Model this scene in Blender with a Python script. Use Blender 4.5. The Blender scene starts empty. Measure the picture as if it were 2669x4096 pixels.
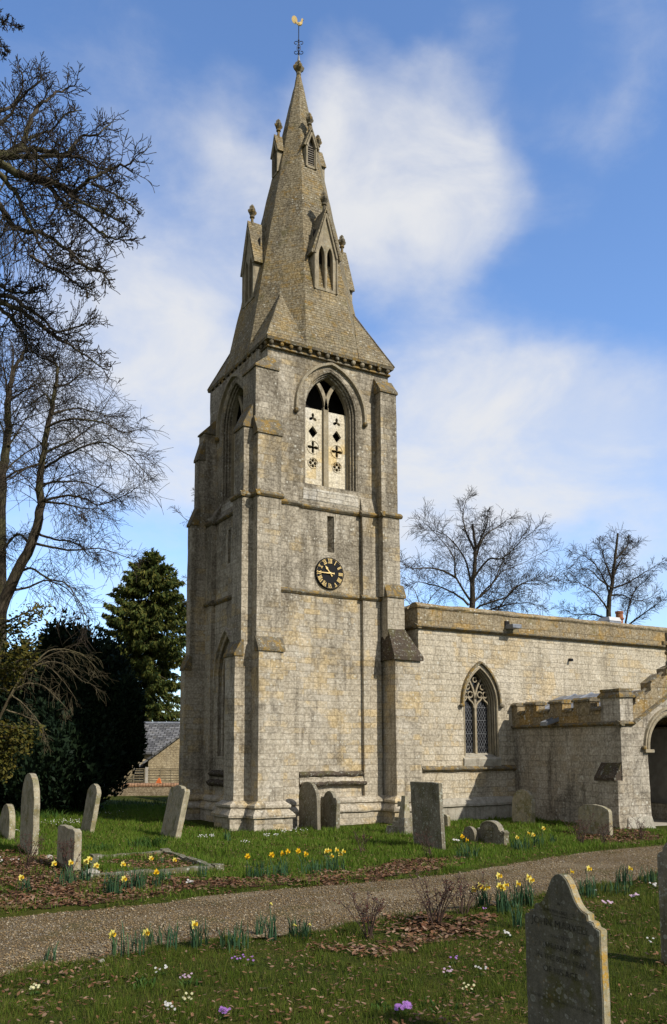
import bpy, bmesh, math, random
import numpy as np
from mathutils import Vector, Matrix, Euler, noise as mnoise
from mathutils.geometry import tessellate_polygon

R = math.radians
random.seed(7)
rng = np.random.default_rng(11)
scene = bpy.context.scene
COL = scene.collection

# ------------------------------------------------------------------ survey
# camera survey of the churchyard: X = east, Y = north, metres, eye 2 m above the grass
EYE = 2.0
HZ, PX0, VL, VR, DV = 1737., 720., -400., 4300., 16200.
_k = math.sqrt((PX0 - VL) * (VR - PX0))
TH = 0.12
for _ in range(60):
    FL = _k * math.cos(TH)
    TH = 0.5 * math.asin(2 * FL / DV)
FL = _k * math.cos(TH)
PY0 = HZ - FL * math.tan(TH)
YAW = math.atan2(PX0 - VL, _k)
FH = Vector((math.sin(YAW), math.cos(YAW), 0))
RT = Vector((math.cos(YAW), -math.sin(YAW), 0))
FW = FH * math.cos(TH) + Vector((0, 0, math.sin(TH)))
UP = Vector((0, 0, math.cos(TH))) - FH * math.sin(TH)
EYEP = Vector((0, 0, EYE))

def ray(x, y):
    return (FW * FL + RT * (x - PX0) - UP * (y - PY0)).normalized()
def ground_at(x, y, z=0.0):
    d = ray(x, y)
    return EYEP + d * ((z - EYE) / d.z)
def at_depth(x, y, dep):
    d = ray(x, y)
    return EYEP + d * (dep / d.dot(FW))
def depth_of(p):
    return (Vector(p) - EYEP).dot(FW)

# ------------------------------------------------------------------ helpers
def tag(o, label=None, cat=None, group=None, kind=None):
    if label: o['label'] = label
    if cat: o['category'] = cat
    if group: o['group'] = group
    if kind: o['kind'] = kind
    return o

def empty(name, loc, label, cat, group=None, rot=(0, 0, 0)):
    o = bpy.data.objects.new(name, None)
    COL.objects.link(o)
    o.location = loc
    o.rotation_euler = rot
    o.empty_display_size = 0.3
    return tag(o, label, cat, group)

def copy_tree(o, parent=None):
    c = o.copy()
    COL.objects.link(c)
    if parent is not None:
        c.parent = parent
    for ch in [q for q in bpy.data.objects if q.parent == o]:
        copy_tree(ch, c)
    return c

class MB:
    """collects shapes, then links them as one mesh object"""
    def __init__(s):
        s.v = []; s.f = []
    def add(s, vs, fs):
        n = len(s.v)
        s.v.extend([tuple(p) for p in vs])
        s.f.extend([tuple(i + n for i in f) for f in fs])
        return s
    def box(s, x0, x1, y0, y1, z0, z1):
        vs = [(x0,y0,z0),(x1,y0,z0),(x1,y1,z0),(x0,y1,z0),(x0,y0,z1),(x1,y0,z1),(x1,y1,z1),(x0,y1,z1)]
        return s.add(vs, [(0,3,2,1),(4,5,6,7),(0,1,5,4),(1,2,6,5),(2,3,7,6),(3,0,4,7)])
    def frustum(s, lo, hi):
        """two rectangles (x0,x1,y0,y1,z)"""
        a, b = lo, hi
        vs = [(a[0],a[2],a[4]),(a[1],a[2],a[4]),(a[1],a[3],a[4]),(a[0],a[3],a[4]),
              (b[0],b[2],b[4]),(b[1],b[2],b[4]),(b[1],b[3],b[4]),(b[0],b[3],b[4])]
        return s.add(vs, [(0,3,2,1),(4,5,6,7),(0,1,5,4),(1,2,6,5),(2,3,7,6),(3,0,4,7)])
    def plate(s, outer, holes, fn, t, back=True):
        """flat polygon with holes, (u,v) -> fn(u,v,d), d from 0 to t"""
        loops = [list(outer)] + [list(h) for h in holes]
        pts = [p for l in loops for p in l]
        tris = tessellate_polygon([[Vector((p[0], p[1], 0)) for p in l] for l in loops])
        n = len(pts)
        vs = [fn(p[0], p[1], 0) for p in pts] + [fn(p[0], p[1], t) for p in pts]
        fs = [tuple(q) for q in tris]
        if back: fs += [tuple(i + n for i in reversed(q)) for q in tris]
        b = 0
        for l in loops:
            m = len(l)
            for i in range(m):
                j = (i + 1) % m
                fs.append((b + i, b + j, b + j + n, b + i + n))
            b += m
        return s.add(vs, fs)
    def sweep(s, path, w, d, fn):
        """rectangular moulding following a 2-D path; w either side of it, d proud"""
        n = len(path); vs = []
        for i, p in enumerate(path):
            a = path[max(0, i-1)]; c = path[min(n-1, i+1)]
            tx, ty = c[0]-a[0], c[1]-a[1]
            L = math.hypot(tx, ty) or 1
            nx, ny = -ty/L, tx/L
            for (o, dd) in ((-w, 0), (-w*0.7, -d), (w*0.5, -d), (w, 0)):
                vs.append(fn(p[0]+nx*o, p[1]+ny*o, dd))
        fs = []
        for i in range(n-1):
            for k in range(4):
                a = i*4+k; b = i*4+(k+1) % 4
                fs.append((a, b, b+4, a+4))
        fs += [(0, 1, 2, 3), tuple((n-1)*4+k for k in (3, 2, 1, 0))]
        return s.add(vs, fs)
    def tube(s, pts, rad, k=6, cap=True):
        pts = [Vector(p) for p in pts]
        n = len(pts)
        if not hasattr(rad, '__len__'): rad = [rad]*n
        vs = []; prev = None
        for i in range(n):
            t = (pts[min(n-1, i+1)] - pts[max(0, i-1)])
            if t.length < 1e-9: t = Vector((0, 0, 1))
            t.normalize()
            if prev is None:
                a = t.orthogonal().normalized()
            else:
                a = prev - t*prev.dot(t)
                a = a.normalized() if a.length > 1e-6 else t.orthogonal().normalized()
            prev = a
            b = t.cross(a)
            for j in range(k):
                an = 2*math.pi*j/k
                vs.append(pts[i] + (a*math.cos(an) + b*math.sin(an))*rad[i])
        fs = []
        for i in range(n-1):
            for j in range(k):
                a0 = i*k+j; b0 = i*k+(j+1) % k
                fs.append((a0, b0, b0+k, a0+k))
        if cap:
            fs += [tuple(range(k-1, -1, -1)), tuple((n-1)*k+j for j in range(k))]
        return s.add(vs, fs)
    def lathe(s, prof, c=(0, 0, 0), k=12, squash=None):
        vs = []
        for (r, z) in prof:
            for j in range(k):
                a = 2*math.pi*j/k
                rr = r*(1 + (squash(a, z) if squash else 0))
                vs.append((c[0]+rr*math.cos(a), c[1]+rr*math.sin(a), c[2]+z))
        n = len(prof); fs = []
        for i in range(n-1):
            for j in range(k):
                a0 = i*k+j; b0 = i*k+(j+1) % k
                fs.append((a0, b0, b0+k, a0+k))
        fs += [tuple(range(k-1, -1, -1)), tuple((n-1)*k+j for j in range(k))]
        return s.add(vs, fs)
    def ball(s, c, r, k=8, sq=(1, 1, 1)):
        prof = [(max(1e-3, math.sin(math.pi*i/5))*r, -math.cos(math.pi*i/5)*r) for i in range(6)]
        n0 = len(s.v)
        s.lathe(prof, (0, 0, 0), k)
        for i in range(n0, len(s.v)):
            p = s.v[i]
            s.v[i] = (p[0]*sq[0]+c[0], p[1]*sq[1]+c[1], p[2]*sq[2]+c[2])
        return s
    def build(s, name, m, parent=None, loc=None, rot=None, jitter=0, cut=0.25, bevel=0, smooth=False, label=None):
        me = bpy.data.meshes.new(name)
        me.from_pydata(s.v, [], s.f)
        bm = bmesh.new(); bm.from_mesh(me)
        bmesh.ops.remove_doubles(bm, verts=bm.verts, dist=1e-5)
        bmesh.ops.recalc_face_normals(bm, faces=bm.faces)
        if bevel:
            try:
                bmesh.ops.bevel(bm, geom=[e for e in bm.edges if len(e.link_faces) == 2 and e.calc_face_angle(0) > 0.5],
                                offset=bevel, segments=2, affect='EDGES', profile=0.6)
            except Exception:
                pass
        if jitter:
            for _ in range(7):
                es = [e for e in bm.edges if e.calc_length() > cut*1.7]
                if not es: break
                bmesh.ops.subdivide_edges(bm, edges=es, cuts=1, use_grid_fill=True)
                if len(bm.verts) > 60000: break
            for v in bm.verts:
                n = mnoise.noise_vector(v.co*3.1) * 0.6 + mnoise.noise_vector(v.co*9.7)*0.7
                v.co += n*jitter
        bm.to_mesh(me); bm.free()
        if smooth:
            for p in me.polygons: p.use_smooth = True
        if m: me.materials.append(m)
        o = bpy.data.objects.new(name, me)
        COL.objects.link(o)
        if parent:
            o.parent = parent
        if loc is not None: o.location = loc
        if rot is not None: o.rotation_euler = rot
        if label: o['label'] = label
        return o

def np_mesh(name, V, F, m, parent=None, smooth=False):
    """fast mesh from arrays: V (n,3), F (m,k)"""
    me = bpy.data.meshes.new(name)
    V = np.ascontiguousarray(V, dtype=np.float32); F = np.ascontiguousarray(F, dtype=np.int32)
    k = F.shape[1]
    me.vertices.add(len(V)); me.vertices.foreach_set('co', V.ravel())
    me.loops.add(F.size); me.loops.foreach_set('vertex_index', F.ravel())
    me.polygons.add(len(F))
    me.polygons.foreach_set('loop_start', np.arange(0, F.size, k, dtype=np.int32))
    me.polygons.foreach_set('loop_total', np.full(len(F), k, dtype=np.int32))
    if smooth: me.polygons.foreach_set('use_smooth', np.ones(len(F), dtype=bool))
    me.update(calc_edges=True)
    if m: me.materials.append(m)
    o = bpy.data.objects.new(name, me)
    COL.objects.link(o)
    if parent: o.parent = parent
    return o

# ------------------------------------------------------------------ materials
class NT:
    def __init__(s, name):
        s.m = bpy.data.materials.new(name); s.m.use_nodes = True
        s.t = s.m.node_tree; s.n = s.t.nodes; s.l = s.t.links
        s.b = s.n['Principled BSDF']
        s.b.inputs['Roughness'].default_value = 0.9
        s.b.inputs['Specular IOR Level'].default_value = 0.08
    def node(s, typ, **kw):
        n = s.n.new(typ)
        for k, v in kw.items(): setattr(n, k, v)
        return n
    def put(s, sock, val):
        if isinstance(val, bpy.types.NodeSocket): s.l.new(val, sock)
        elif val is not None: sock.default_value = val
    def math(s, op, a, b=None, c=None, clamp=False):
        n = s.node('ShaderNodeMath', operation=op); n.use_clamp = clamp
        s.put(n.inputs[0], a); s.put(n.inputs[1], b)
        if c is not None: s.put(n.inputs[2], c)
        return n.outputs[0]
    def mix(s, f, a, b, mode='MIX'):
        n = s.node('ShaderNodeMix', data_type='RGBA', blend_type=mode)
        s.put(n.inputs[0], f)
        s.put(n.inputs[6], a if isinstance(a, bpy.types.NodeSocket) else (*a, 1))
        s.put(n.inputs[7], b if isinstance(b, bpy.types.NodeSocket) else (*b, 1))
        return n.outputs[2]
    def ramp(s, v, lo, hi, a=0.0, b=1.0, smooth=True):
        n = s.node('ShaderNodeMapRange')
        n.interpolation_type = 'SMOOTHSTEP' if smooth else 'LINEAR'
        s.put(n.inputs[0], v)
        for i, q in zip((1, 2, 3, 4), (lo, hi, a, b)): s.put(n.inputs[i], q)
        return n.outputs[0]
    def noise(s, vec, scale, detail=4, rough=0.55, dist=0.0, dim='3D'):
        n = s.node('ShaderNodeTexNoise', noise_dimensions=dim)
        if dim == '1D': s.put(n.inputs['W'], vec)
        else: s.put(n.inputs['Vector'], vec)
        n.inputs['Scale'].default_value = scale; n.inputs['Detail'].default_value = detail
        n.inputs['Roughness'].default_value = rough; n.inputs['Distortion'].default_value = dist
        return n.outputs[0]
    def vor(s, vec, scale, feature='F1', rnd=1.0):
        n = s.node('ShaderNodeTexVoronoi', feature=feature)
        s.put(n.inputs['Vector'], vec); n.inputs['Scale'].default_value = scale
        n.inputs['Randomness'].default_value = rnd
        return n
    def vmul(s, vec, k):
        n = s.node('ShaderNodeVectorMath', operation='MULTIPLY')
        s.put(n.inputs[0], vec); n.inputs[1].default_value = k
        return n.outputs[0]
    def sep(s, vec):
        n = s.node('ShaderNodeSeparateXYZ'); s.put(n.inputs[0], vec); return n.outputs
    def comb(s, x, y, z):
        n = s.node('ShaderNodeCombineXYZ')
        for i, q in enumerate((x, y, z)): s.put(n.inputs[i], q)
        return n.outputs[0]
    def bump(s, h, strength=0.5, dist=0.02):
        n = s.node('ShaderNodeBump')
        n.inputs['Strength'].default_value = strength; n.inputs['Distance'].default_value = dist
        s.put(n.inputs['Height'], h)
        s.l.new(n.outputs[0], s.b.inputs['Normal'])
    def color(s, c):
        s.put(s.b.inputs['Base Color'], c if isinstance(c, bpy.types.NodeSocket) else (*c, 1))

def plain(name, c, rough=0.7, metal=0.0, var=0.15, scale=6, spec=0.3):
    t = NT(name)
    tc = t.node('ShaderNodeTexCoord').outputs['Object']
    n = t.noise(tc, scale, 5)
    t.color(t.mix(t.ramp(n, 0.3, 0.7), tuple(q*(1-var) for q in c), tuple(min(1, q*(1+var)) for q in c)))
    t.b.inputs['Roughness'].default_value = rough; t.b.inputs['Metallic'].default_value = metal
    t.b.inputs['Specular IOR Level'].default_value = spec
    return t.m

def masonry(name, ca, cb, ochre, dark, row=0.2, wid=0.42, och=0.5, drk=0.5, spots=0.5, mort=0.5, bumpk=0.8, lichen=0.0, scale_bias=0.0, grime=0.0):
    """coursed limestone: courses follow the height, joints follow the wall"""
    t = NT(name)
    g = t.node('ShaderNodeNewGeometry')
    pos = g.outputs['Position']; nrm = t.sep(g.outputs['True Normal'])
    p = t.sep(pos)
    useY = t.math('GREATER_THAN', t.math('ABSOLUTE', nrm[0]), t.math('ABSOLUTE', nrm[1]))
    mx = t.node('ShaderNodeMix', data_type='FLOAT')
    t.put(mx.inputs[0], useY); t.put(mx.inputs[2], p[0]); t.put(mx.inputs[3], t.math('ADD', p[1], 3.37))
    u = mx.outputs[0]
    wob = t.noise(pos, 2.2, 2)
    wob2 = t.noise(pos, 9.0, 2)
    v = t.math('ADD', p[2], t.math('MULTIPLY', t.noise(p[2], 1.7, 1, dim='1D'), 0.22))
    v = t.math('ADD', v, t.math('MULTIPLY', wob, 0.035))
    v = t.math('ADD', v, t.math('MULTIPLY', wob2, 0.010))
    uu = t.math('ADD', u, t.math('MULTIPLY', wob, 0.10))
    uu = t.math('ADD', uu, t.math('MULTIPLY', wob2, 0.018))
    br = t.node('ShaderNodeTexBrick')
    br.offset = 0.43; br.offset_frequency = 2; br.squash = 0.72; br.squash_frequency = 3
    t.put(br.inputs['Vector'], t.comb(uu, v, 0))
    br.inputs['Color1'].default_value = (0, 0, 0, 1); br.inputs['Color2'].default_value = (1, 1, 1, 1)
    br.inputs['Mortar'].default_value = (0.5, 0.5, 0.5, 1)
    br.inputs['Scale'].default_value = 1.0; br.inputs['Mortar Size'].default_value = 0.0075
    br.inputs['Mortar Smooth'].default_value = 0.25; br.inputs['Bias'].default_value = scale_bias
    br.inputs['Brick Width'].default_value = wid; br.inputs['Row Height'].default_value = row
    bfac = t.sep(br.outputs['Color'])[0]
    fine = t.noise(pos, 17, 5, 0.7)
    tiny = t.noise(pos, 60, 3, 0.7)
    mid = t.noise(pos, 5.5, 6, 0.66)
    big = t.noise(pos, 0.75, 5, 0.6, 0.4)
    col = t.mix(bfac, ca, cb)
    # ochre blocks and ochre areas
    om = t.math('MULTIPLY', t.ramp(t.math('ADD', big, t.math('MULTIPLY', t.math('SUBTRACT', bfac, 0.5), 0.22)), 0.52, 0.64), och)
    col = t.mix(om, col, ochre)
    # pale bleached areas
    pale = t.noise(t.vmul(pos, (1, 1, 0.6)), 1.1, 7, 0.66)
    col = t.mix(t.math('MULTIPLY', t.ramp(pale, 0.50, 0.66), 0.45), col, tuple(min(0.75, q*k) for q, k in zip(ca, (1.25, 1.30, 1.42))))
    # rain streaks and grimy areas; the exposed upper stages are grimier
    up = t.ramp(p[2], 4.5, 9.5, 0.0, grime)
    st = t.math('ADD', t.noise(t.vmul(pos, (2.3, 2.3, 0.28)), 1.3, 7, 0.7), up)
    col = t.mix(t.math('MULTIPLY', t.ramp(st, 0.47, 0.70), drk), col, dark)
    blot = t.math('ADD', t.noise(pos, 0.95, 9, 0.72), up)
    col = t.mix(t.math('MULTIPLY', t.ramp(blot, 0.50, 0.66), drk*0.8), col, dark)
    # grain, pits and specks
    col = t.mix(t.ramp(fine, 0.38, 0.66, 0.0, 1.0), t.mix(0.38, col, (0.045, 0.036, 0.024)), t.mix(0.16, col, (0.80, 0.74, 0.60)))
    col = t.mix(t.ramp(tiny, 0.55, 0.75, 0.0, 0.35), col, (0.07, 0.055, 0.04))
    col = t.mix(t.math('MULTIPLY', t.ramp(mid, 0.54, 0.70), 0.5), col, t.mix(0.5, col, (0.09, 0.072, 0.048)))
    # lichen: orange crust and white discs
    if lichen:
        lm = t.noise(pos, 3.4, 8, 0.75)
        col = t.mix(t.math('MULTIPLY', t.ramp(lm, 0.53, 0.66), lichen), col, (0.26, 0.155, 0.03))
        lm2 = t.noise(pos, 2.3, 6, 0.7)
        col = t.mix(t.math('MULTIPLY', t.ramp(lm2, 0.54, 0.7), lichen*0.7), col, (0.12, 0.11, 0.035))
    vo = t.vor(pos, 13)
    vc = t.sep(vo.outputs['Color'])
    rad = t.math('MULTIPLY', t.math('POWER', vc[0], 4.0), 0.50)
    sp = t.math('LESS_THAN', t.math('ADD', vo.outputs['Distance'], t.math('MULTIPLY', fine, 0.1)), t.math('ADD', rad, 0.02))
    gate = t.ramp(t.noise(pos, 1.3, 4), 0.36, 0.60)
    col = t.mix(t.math('MULTIPLY', t.math('MULTIPLY', sp, gate), spots), col, (0.52, 0.50, 0.42))
    # joints, partly pointed up flush
    jg = t.ramp(t.noise(pos, 2.6, 5, 0.7), 0.36, 0.66, 0.06, 1.0)
    jm = t.math('MULTIPLY', t.math('MULTIPLY', br.outputs['Fac'], jg), mort)
    col = t.mix(jm, col, (0.11, 0.088, 0.06))
    t.color(col)
    h = t.math('SUBTRACT', t.math('MULTIPLY', mid, 0.8), t.math('MULTIPLY', br.outputs['Fac'], 0.55))
    h = t.math('ADD', h, t.math('MULTIPLY', fine, 0.35))
    h = t.math('ADD', h, t.math('MULTIPLY', bfac, 0.18))
    t.bump(h, bumpk, 0.03)
    t.b.inputs['Roughness'].default_value = 0.95
    return t.m

def rockface(name, c, moss, lich, dark, orange=0.4, white=0.6, olive=0.5, sc=1.0, spots_scale=14, coords='Position'):
    """single weathered stones: copings, headstones"""
    t = NT(name)
    if coords == 'Position': pos = t.node('ShaderNodeNewGeometry').outputs['Position']
    else:
        oi = t.node('ShaderNodeObjectInfo')
        ad = t.node('ShaderNodeVectorMath', operation='ADD')
        t.put(ad.inputs[0], t.node('ShaderNodeTexCoord').outputs['Object'])
        t.put(ad.inputs[1], t.math('MULTIPLY', oi.outputs['Random'], 37.0))
        pos = ad.outputs[0]
    fine = t.noise(pos, 45*sc, 6, 0.7); mid = t.noise(pos, 6*sc, 7, 0.68); big = t.noise(pos, 1.9*sc, 5, 0.6, 0.3)
    col = t.mix(t.ramp(mid, 0.3, 0.7), tuple(q*0.72 for q in c), tuple(q*1.2 for q in c))
    col = t.mix(t.math('MULTIPLY', t.ramp(big, 0.47, 0.64), olive), col, moss)
    st = t.noise(t.vmul(pos, (5, 5, 0.5)), 1.5*sc, 5, 0.65)
    col = t.mix(t.math('MULTIPLY', t.ramp(st, 0.5, 0.68), 0.55), col, dark)
    lo = t.noise(pos, 4.2*sc, 8, 0.75)
    col = t.mix(t.math('MULTIPLY', t.ramp(lo, 0.57 - (0.09 if orange > 0.8 else 0), 0.66 - (0.08 if orange > 0.8 else 0)), orange), col, lich)
    col = t.mix(t.ramp(fine, 0.3, 0.75, 0.0, 0.5), t.mix(0.35, col, (0.03, 0.03, 0.02)), t.mix(0.15, col, (0.6, 0.58, 0.5)))
    for sca, pw in ((spots_scale, 4.0), (spots_scale*2.6, 3.0)):
        vo = t.vor(pos, sca)
        vc = t.sep(vo.outputs['Color'])
        rad = t.math('MULTIPLY', t.math('POWER', vc[1], pw), 0.5)
        wb = t.math('ADD', vo.outputs['Distance'], t.math('MULTIPLY', t.math('SUBTRACT', fine, 0.5), 0.25))
        sp = t.math('LESS_THAN', wb, rad)
        ring = t.math('GREATER_THAN', wb, t.math('MULTIPLY', rad, 0.72))
        wcol = t.mix(t.math('MULTIPLY', ring, 0.7), (0.30, 0.31, 0.25), (0.48, 0.48, 0.41))
        col = t.mix(t.math('MULTIPLY', sp, white), col, wcol)
    t.color(col)
    t.bump(t.math('ADD', t.math('MULTIPLY', mid, 1.0), t.math('MULTIPLY', fine, 0.45)), 0.55, 0.02)
    t.b.inputs['Roughness'].default_value = 0.95
    return t.m

M = {}
M['wall'] = masonry('tower_stone', (0.49, 0.432, 0.33), (0.405, 0.355, 0.27), (0.57, 0.42, 0.195), (0.125, 0.105, 0.075),
                    row=0.165, wid=0.50, och=0.72, drk=0.80, spots=0.75, mort=0.42, bumpk=0.8, grime=0.085)
M['nave'] = masonry('nave_stone', (0.58, 0.51, 0.385), (0.49, 0.43, 0.32), (0.62, 0.445, 0.20), (0.20, 0.168, 0.118),
                    row=0.175, wid=0.40, och=0.5, drk=0.6, spots=0.8, mort=0.46, bumpk=0.9)
M['porch'] = masonry('porch_stone', (0.48, 0.43, 0.345), (0.35, 0.31, 0.245), (0.46, 0.34, 0.18), (0.11, 0.095, 0.074),
                     row=0.175, wid=0.42, och=0.22, drk=0.88, spots=0.95, mort=0.42, bumpk=1.0)
M['panel'] = masonry('pale_panel_stone', (0.76, 0.69, 0.53), (0.66, 0.58, 0.42), (0.76, 0.55, 0.22), (0.52, 0.47, 0.37),
                     row=0.43, wid=1.5, och=0.75, drk=0.35, spots=0.2, mort=0.4, bumpk=0.5)
M['spire'] = masonry('spire_stone', (0.265, 0.215, 0.125), (0.20, 0.162, 0.095), (0.33, 0.215, 0.055), (0.085, 0.072, 0.048),
                     row=0.085, wid=0.26, och=0.6, drk=0.75, spots=0.7, mort=0.6, bumpk=1.3, lichen=0.65)
M['parapet'] = masonry('parapet_stone', (0.30, 0.235, 0.135), (0.23, 0.18, 0.105), (0.40, 0.235, 0.04), (0.11, 0.088, 0.058),
                       row=0.33, wid=0.62, och=0.7, drk=0.62, spots=0.9, mort=0.6, bumpk=1.1, lichen=0.7)
M['limewall'] = masonry('lime_streaked_stone', (0.66, 0.62, 0.53), (0.50, 0.45, 0.36), (0.52, 0.45, 0.3), (0.16, 0.135, 0.095),
                    row=0.155, wid=0.42, och=0.2, drk=0.62, spots=0.9, mort=0.5, bumpk=1.2)
M['cap'] = rockface('weathered_coping', (0.17, 0.14, 0.095), (0.11, 0.09, 0.04), (0.30, 0.18, 0.03), (0.055, 0.044, 0.028), 0.85, 0.5, 0.5)
M['mossy'] = rockface('mossy_coping', (0.065, 0.043, 0.030), (0.085, 0.075, 0.02), (0.19, 0.13, 0.03), (0.03, 0.017, 0.012), 0.5, 0.4, 0.7, sc=1.6)
M['dress'] = rockface('dressed_stone', (0.40, 0.335, 0.23), (0.30, 0.25, 0.14), (0.42, 0.30, 0.12), (0.17, 0.14, 0.10), 0.25, 0.35, 0.35)
M['lime'] = rockface('lime_washed_stone', (0.46, 0.42, 0.34), (0.36, 0.33, 0.27), (0.36, 0.28, 0.14), (0.15, 0.13, 0.1), 0.2, 0.7, 0.4)
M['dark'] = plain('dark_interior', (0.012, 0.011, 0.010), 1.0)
M['plaster'] = plain('porch_plaster', (0.30, 0.285, 0.26), 0.95)
M['black'] = plain('clock_black_paint', (0.005, 0.005, 0.006), 0.6, spec=0.15)
M['gold'] = plain('gilding', (0.80, 0.58, 0.24), 0.35, 0.55, var=0.08)
M['iron'] = plain('wrought_iron', (0.013, 0.013, 0.018), 0.55, 0.3)
M['lead'] = plain('roof_lead', (0.20, 0.215, 0.24), 0.55, 0.15, var=0.25)
M['came'] = plain('window_lead', (0.15, 0.155, 0.165), 0.6, 0.1)
M['louvre'] = plain('louvre_wood', (0.21, 0.19, 0.16), 0.8)
M['terracotta'] = plain('terracotta', (0.28, 0.115, 0.055), 0.85, var=0.3)
M['white'] = plain('white_paint', (0.48, 0.48, 0.47), 0.6, var=0.06)
M['orange'] = plain('orange_plastic', (0.85, 0.20, 0.045), 0.5, var=0.08)
g_ = NT('old_window_glass'); g_.color((0.012, 0.013, 0.015)); g_.b.inputs['Roughness'].default_value = 0.12
g_.b.inputs['Specular IOR Level'].default_value = 0.45; M['glass'] = g_.m
M['grave'] = rockface('headstone_limestone', (0.42, 0.365, 0.245), (0.17, 0.155, 0.045), (0.42, 0.25, 0.025), (0.10, 0.08, 0.05), 0.55, 0.7, 0.75, sc=1.7, spots_scale=20, coords='Object')
M['grave_dark'] = rockface('headstone_dark', (0.265, 0.232, 0.168), (0.11, 0.10, 0.035), (0.26, 0.18, 0.04), (0.06, 0.048, 0.032), 0.4, 0.7, 0.6, sc=1.7, spots_scale=18, coords='Object')
M['grave_near'] = rockface('headstone_inscribed', (0.158, 0.147, 0.107), (0.09, 0.086, 0.016), (0.36, 0.21, 0.015), (0.07, 0.062, 0.042), 0.30, 0.34, 0.9, sc=2.2, spots_scale=17, coords='Object')
M['grave_edge'] = rockface('headstone_lichen_edge', (0.40, 0.34, 0.215), (0.28, 0.25, 0.08), (0.52, 0.29, 0.015), (0.18, 0.145, 0.09), 0.85, 0.5, 0.5, sc=2.4, spots_scale=16, coords='Object')
M['letter'] = plain('incised_letter', (0.05, 0.047, 0.032), 1.0, var=.75, scale=14)
M['kerb'] = rockface('kerb_stone', (0.20, 0.18, 0.125), (0.09, 0.09, 0.02), (0.35, 0.22, 0.04), (0.09, 0.08, 0.05), 0.4, 0.9, 0.7, sc=2, spots_scale=14)

def bark(name, c, moss=(0.09, 0.095, 0.03), k=0.4):
    t = NT(name)
    pos = t.node('ShaderNodeNewGeometry').outputs['Position']
    n = t.noise(t.vmul(pos, (6, 6, 1.6)), 3, 6, 0.65)
    col = t.mix(t.ramp(n, 0.3, 0.7), tuple(q*0.6 for q in c), tuple(q*1.35 for q in c))
    col = t.mix(t.math('MULTIPLY', t.ramp(t.noise(pos, 1.2, 4), 0.45, 0.65), k), col, moss)
    t.color(col); t.bump(n, 0.6, 0.03)
    return t.m
M['bark'] = bark('tree_bark', (0.062, 0.05, 0.036))
M['twig'] = bark('tree_twigs', (0.045, 0.036, 0.028), (0.06, 0.055, 0.025), 0.3)
M['bark_far'] = bark('far_tree_bark', (0.07, 0.058, 0.045), (0.1, 0.08, 0.04), 0.3)
M['shrub_twig'] = bark('shrub_twigs', (0.12, 0.098, 0.06), (0.15, 0.14, 0.06), 0.3)

def leafmat(name, cols, rough=0.6, trans=0.0):
    t = NT(name)
    g = t.node('ShaderNodeNewGeometry')
    r = g.outputs['Random Per Island']
    cr = t.node('ShaderNodeValToRGB')
    t.put(cr.inputs[0], r)
    el = cr.color_ramp.elements
    n = len(cols)
    for i, c in enumerate(cols):
        e = el[i] if i < 2 else el.new(i/(n-1))
        e.position = i/(n-1); e.color = (*c, 1)
    big = t.noise(g.outputs['Position'], 0.9, 4)
    col = t.mix(t.ramp(big, 0.35, 0.65, 0.0, 0.45), cr.outputs[0], t.mix(0.5, cr.outputs[0], tuple(q*0.5 for q in cols[0])))
    t.color(col)
    t.b.inputs['Roughness'].default_value = rough
    if trans:
        tr = t.node('ShaderNodeBsdfTranslucent'); t.put(tr.inputs[0], col)
        ms = t.node('ShaderNodeMixShader'); ms.inputs[0].default_value = trans
        t.l.new(t.b.outputs[0], ms.inputs[1]); t.l.new(tr.outputs[0], ms.inputs[2])
        t.l.new(ms.outputs[0], t.n['Material Output'].inputs[0])
    return t.m
M['spruce'] = leafmat('spruce_needles', [(0.035, 0.060, 0.018), (0.075, 0.10, 0.024), (0.14, 0.13, 0.028), (0.055, 0.085, 0.022)], 0.6, 0.2)
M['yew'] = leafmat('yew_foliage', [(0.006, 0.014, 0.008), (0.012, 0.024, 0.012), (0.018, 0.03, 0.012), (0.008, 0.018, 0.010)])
M['goldyew'] = leafmat('yellowish_yew', [(0.03, 0.04, 0.01), (0.075, 0.07, 0.013), (0.11, 0.085, 0.015), (0.05, 0.05, 0.012)])
M['grassblade'] = leafmat('grass_blades', [(0.045, 0.080, 0.008), (0.07, 0.115, 0.011), (0.105, 0.15, 0.016), (0.17, 0.155, 0.04), (0.05, 0.095, 0.010), (0.12, 0.09, 0.04)], 0.55, 0.25)
M['grassgreen'] = leafmat('green_grass_blades', [(0.055, 0.112, 0.010), (0.09, 0.165, 0.015), (0.13, 0.205, 0.022), (0.18, 0.20, 0.045), (0.06, 0.13, 0.012)], 0.55, 0.3)
M['leaf'] = leafmat('dead_leaves', [(0.10, 0.045, 0.022), (0.16, 0.078, 0.038), (0.25, 0.14, 0.075), (0.07, 0.036, 0.02), (0.30, 0.20, 0.13), (0.13, 0.055, 0.028)], 0.75)
M['daffleaf'] = leafmat('daffodil_leaves', [(0.028, 0.068, 0.036), (0.045, 0.10, 0.05), (0.075, 0.13, 0.05)], 0.45, 0.15)
M['herb'] = leafmat('low_herbs', [(0.03, 0.075, 0.014), (0.05, 0.10, 0.02), (0.075, 0.12, 0.025)], 0.5, 0.2)
M['roseleaf'] = leafmat('rose_leaves', [(0.045, 0.014, 0.012), (0.07, 0.022, 0.016), (0.035, 0.024, 0.014)], 0.5)
M['rosestem'] = plain('rose_stems', (0.060, 0.036, 0.026), 0.7)
def petal(name, c):
    return leafmat(name, [tuple(q*0.85 for q in c), c], 0.5, 0.25)
M['petal'] = petal('daffodil_petals', (0.78, 0.68, 0.16))
M['trumpet'] = petal('daffodil_trumpet', (0.80, 0.52, 0.03))
M['gpetal'] = petal('golden_daffodil', (0.80, 0.50, 0.02))
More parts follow.
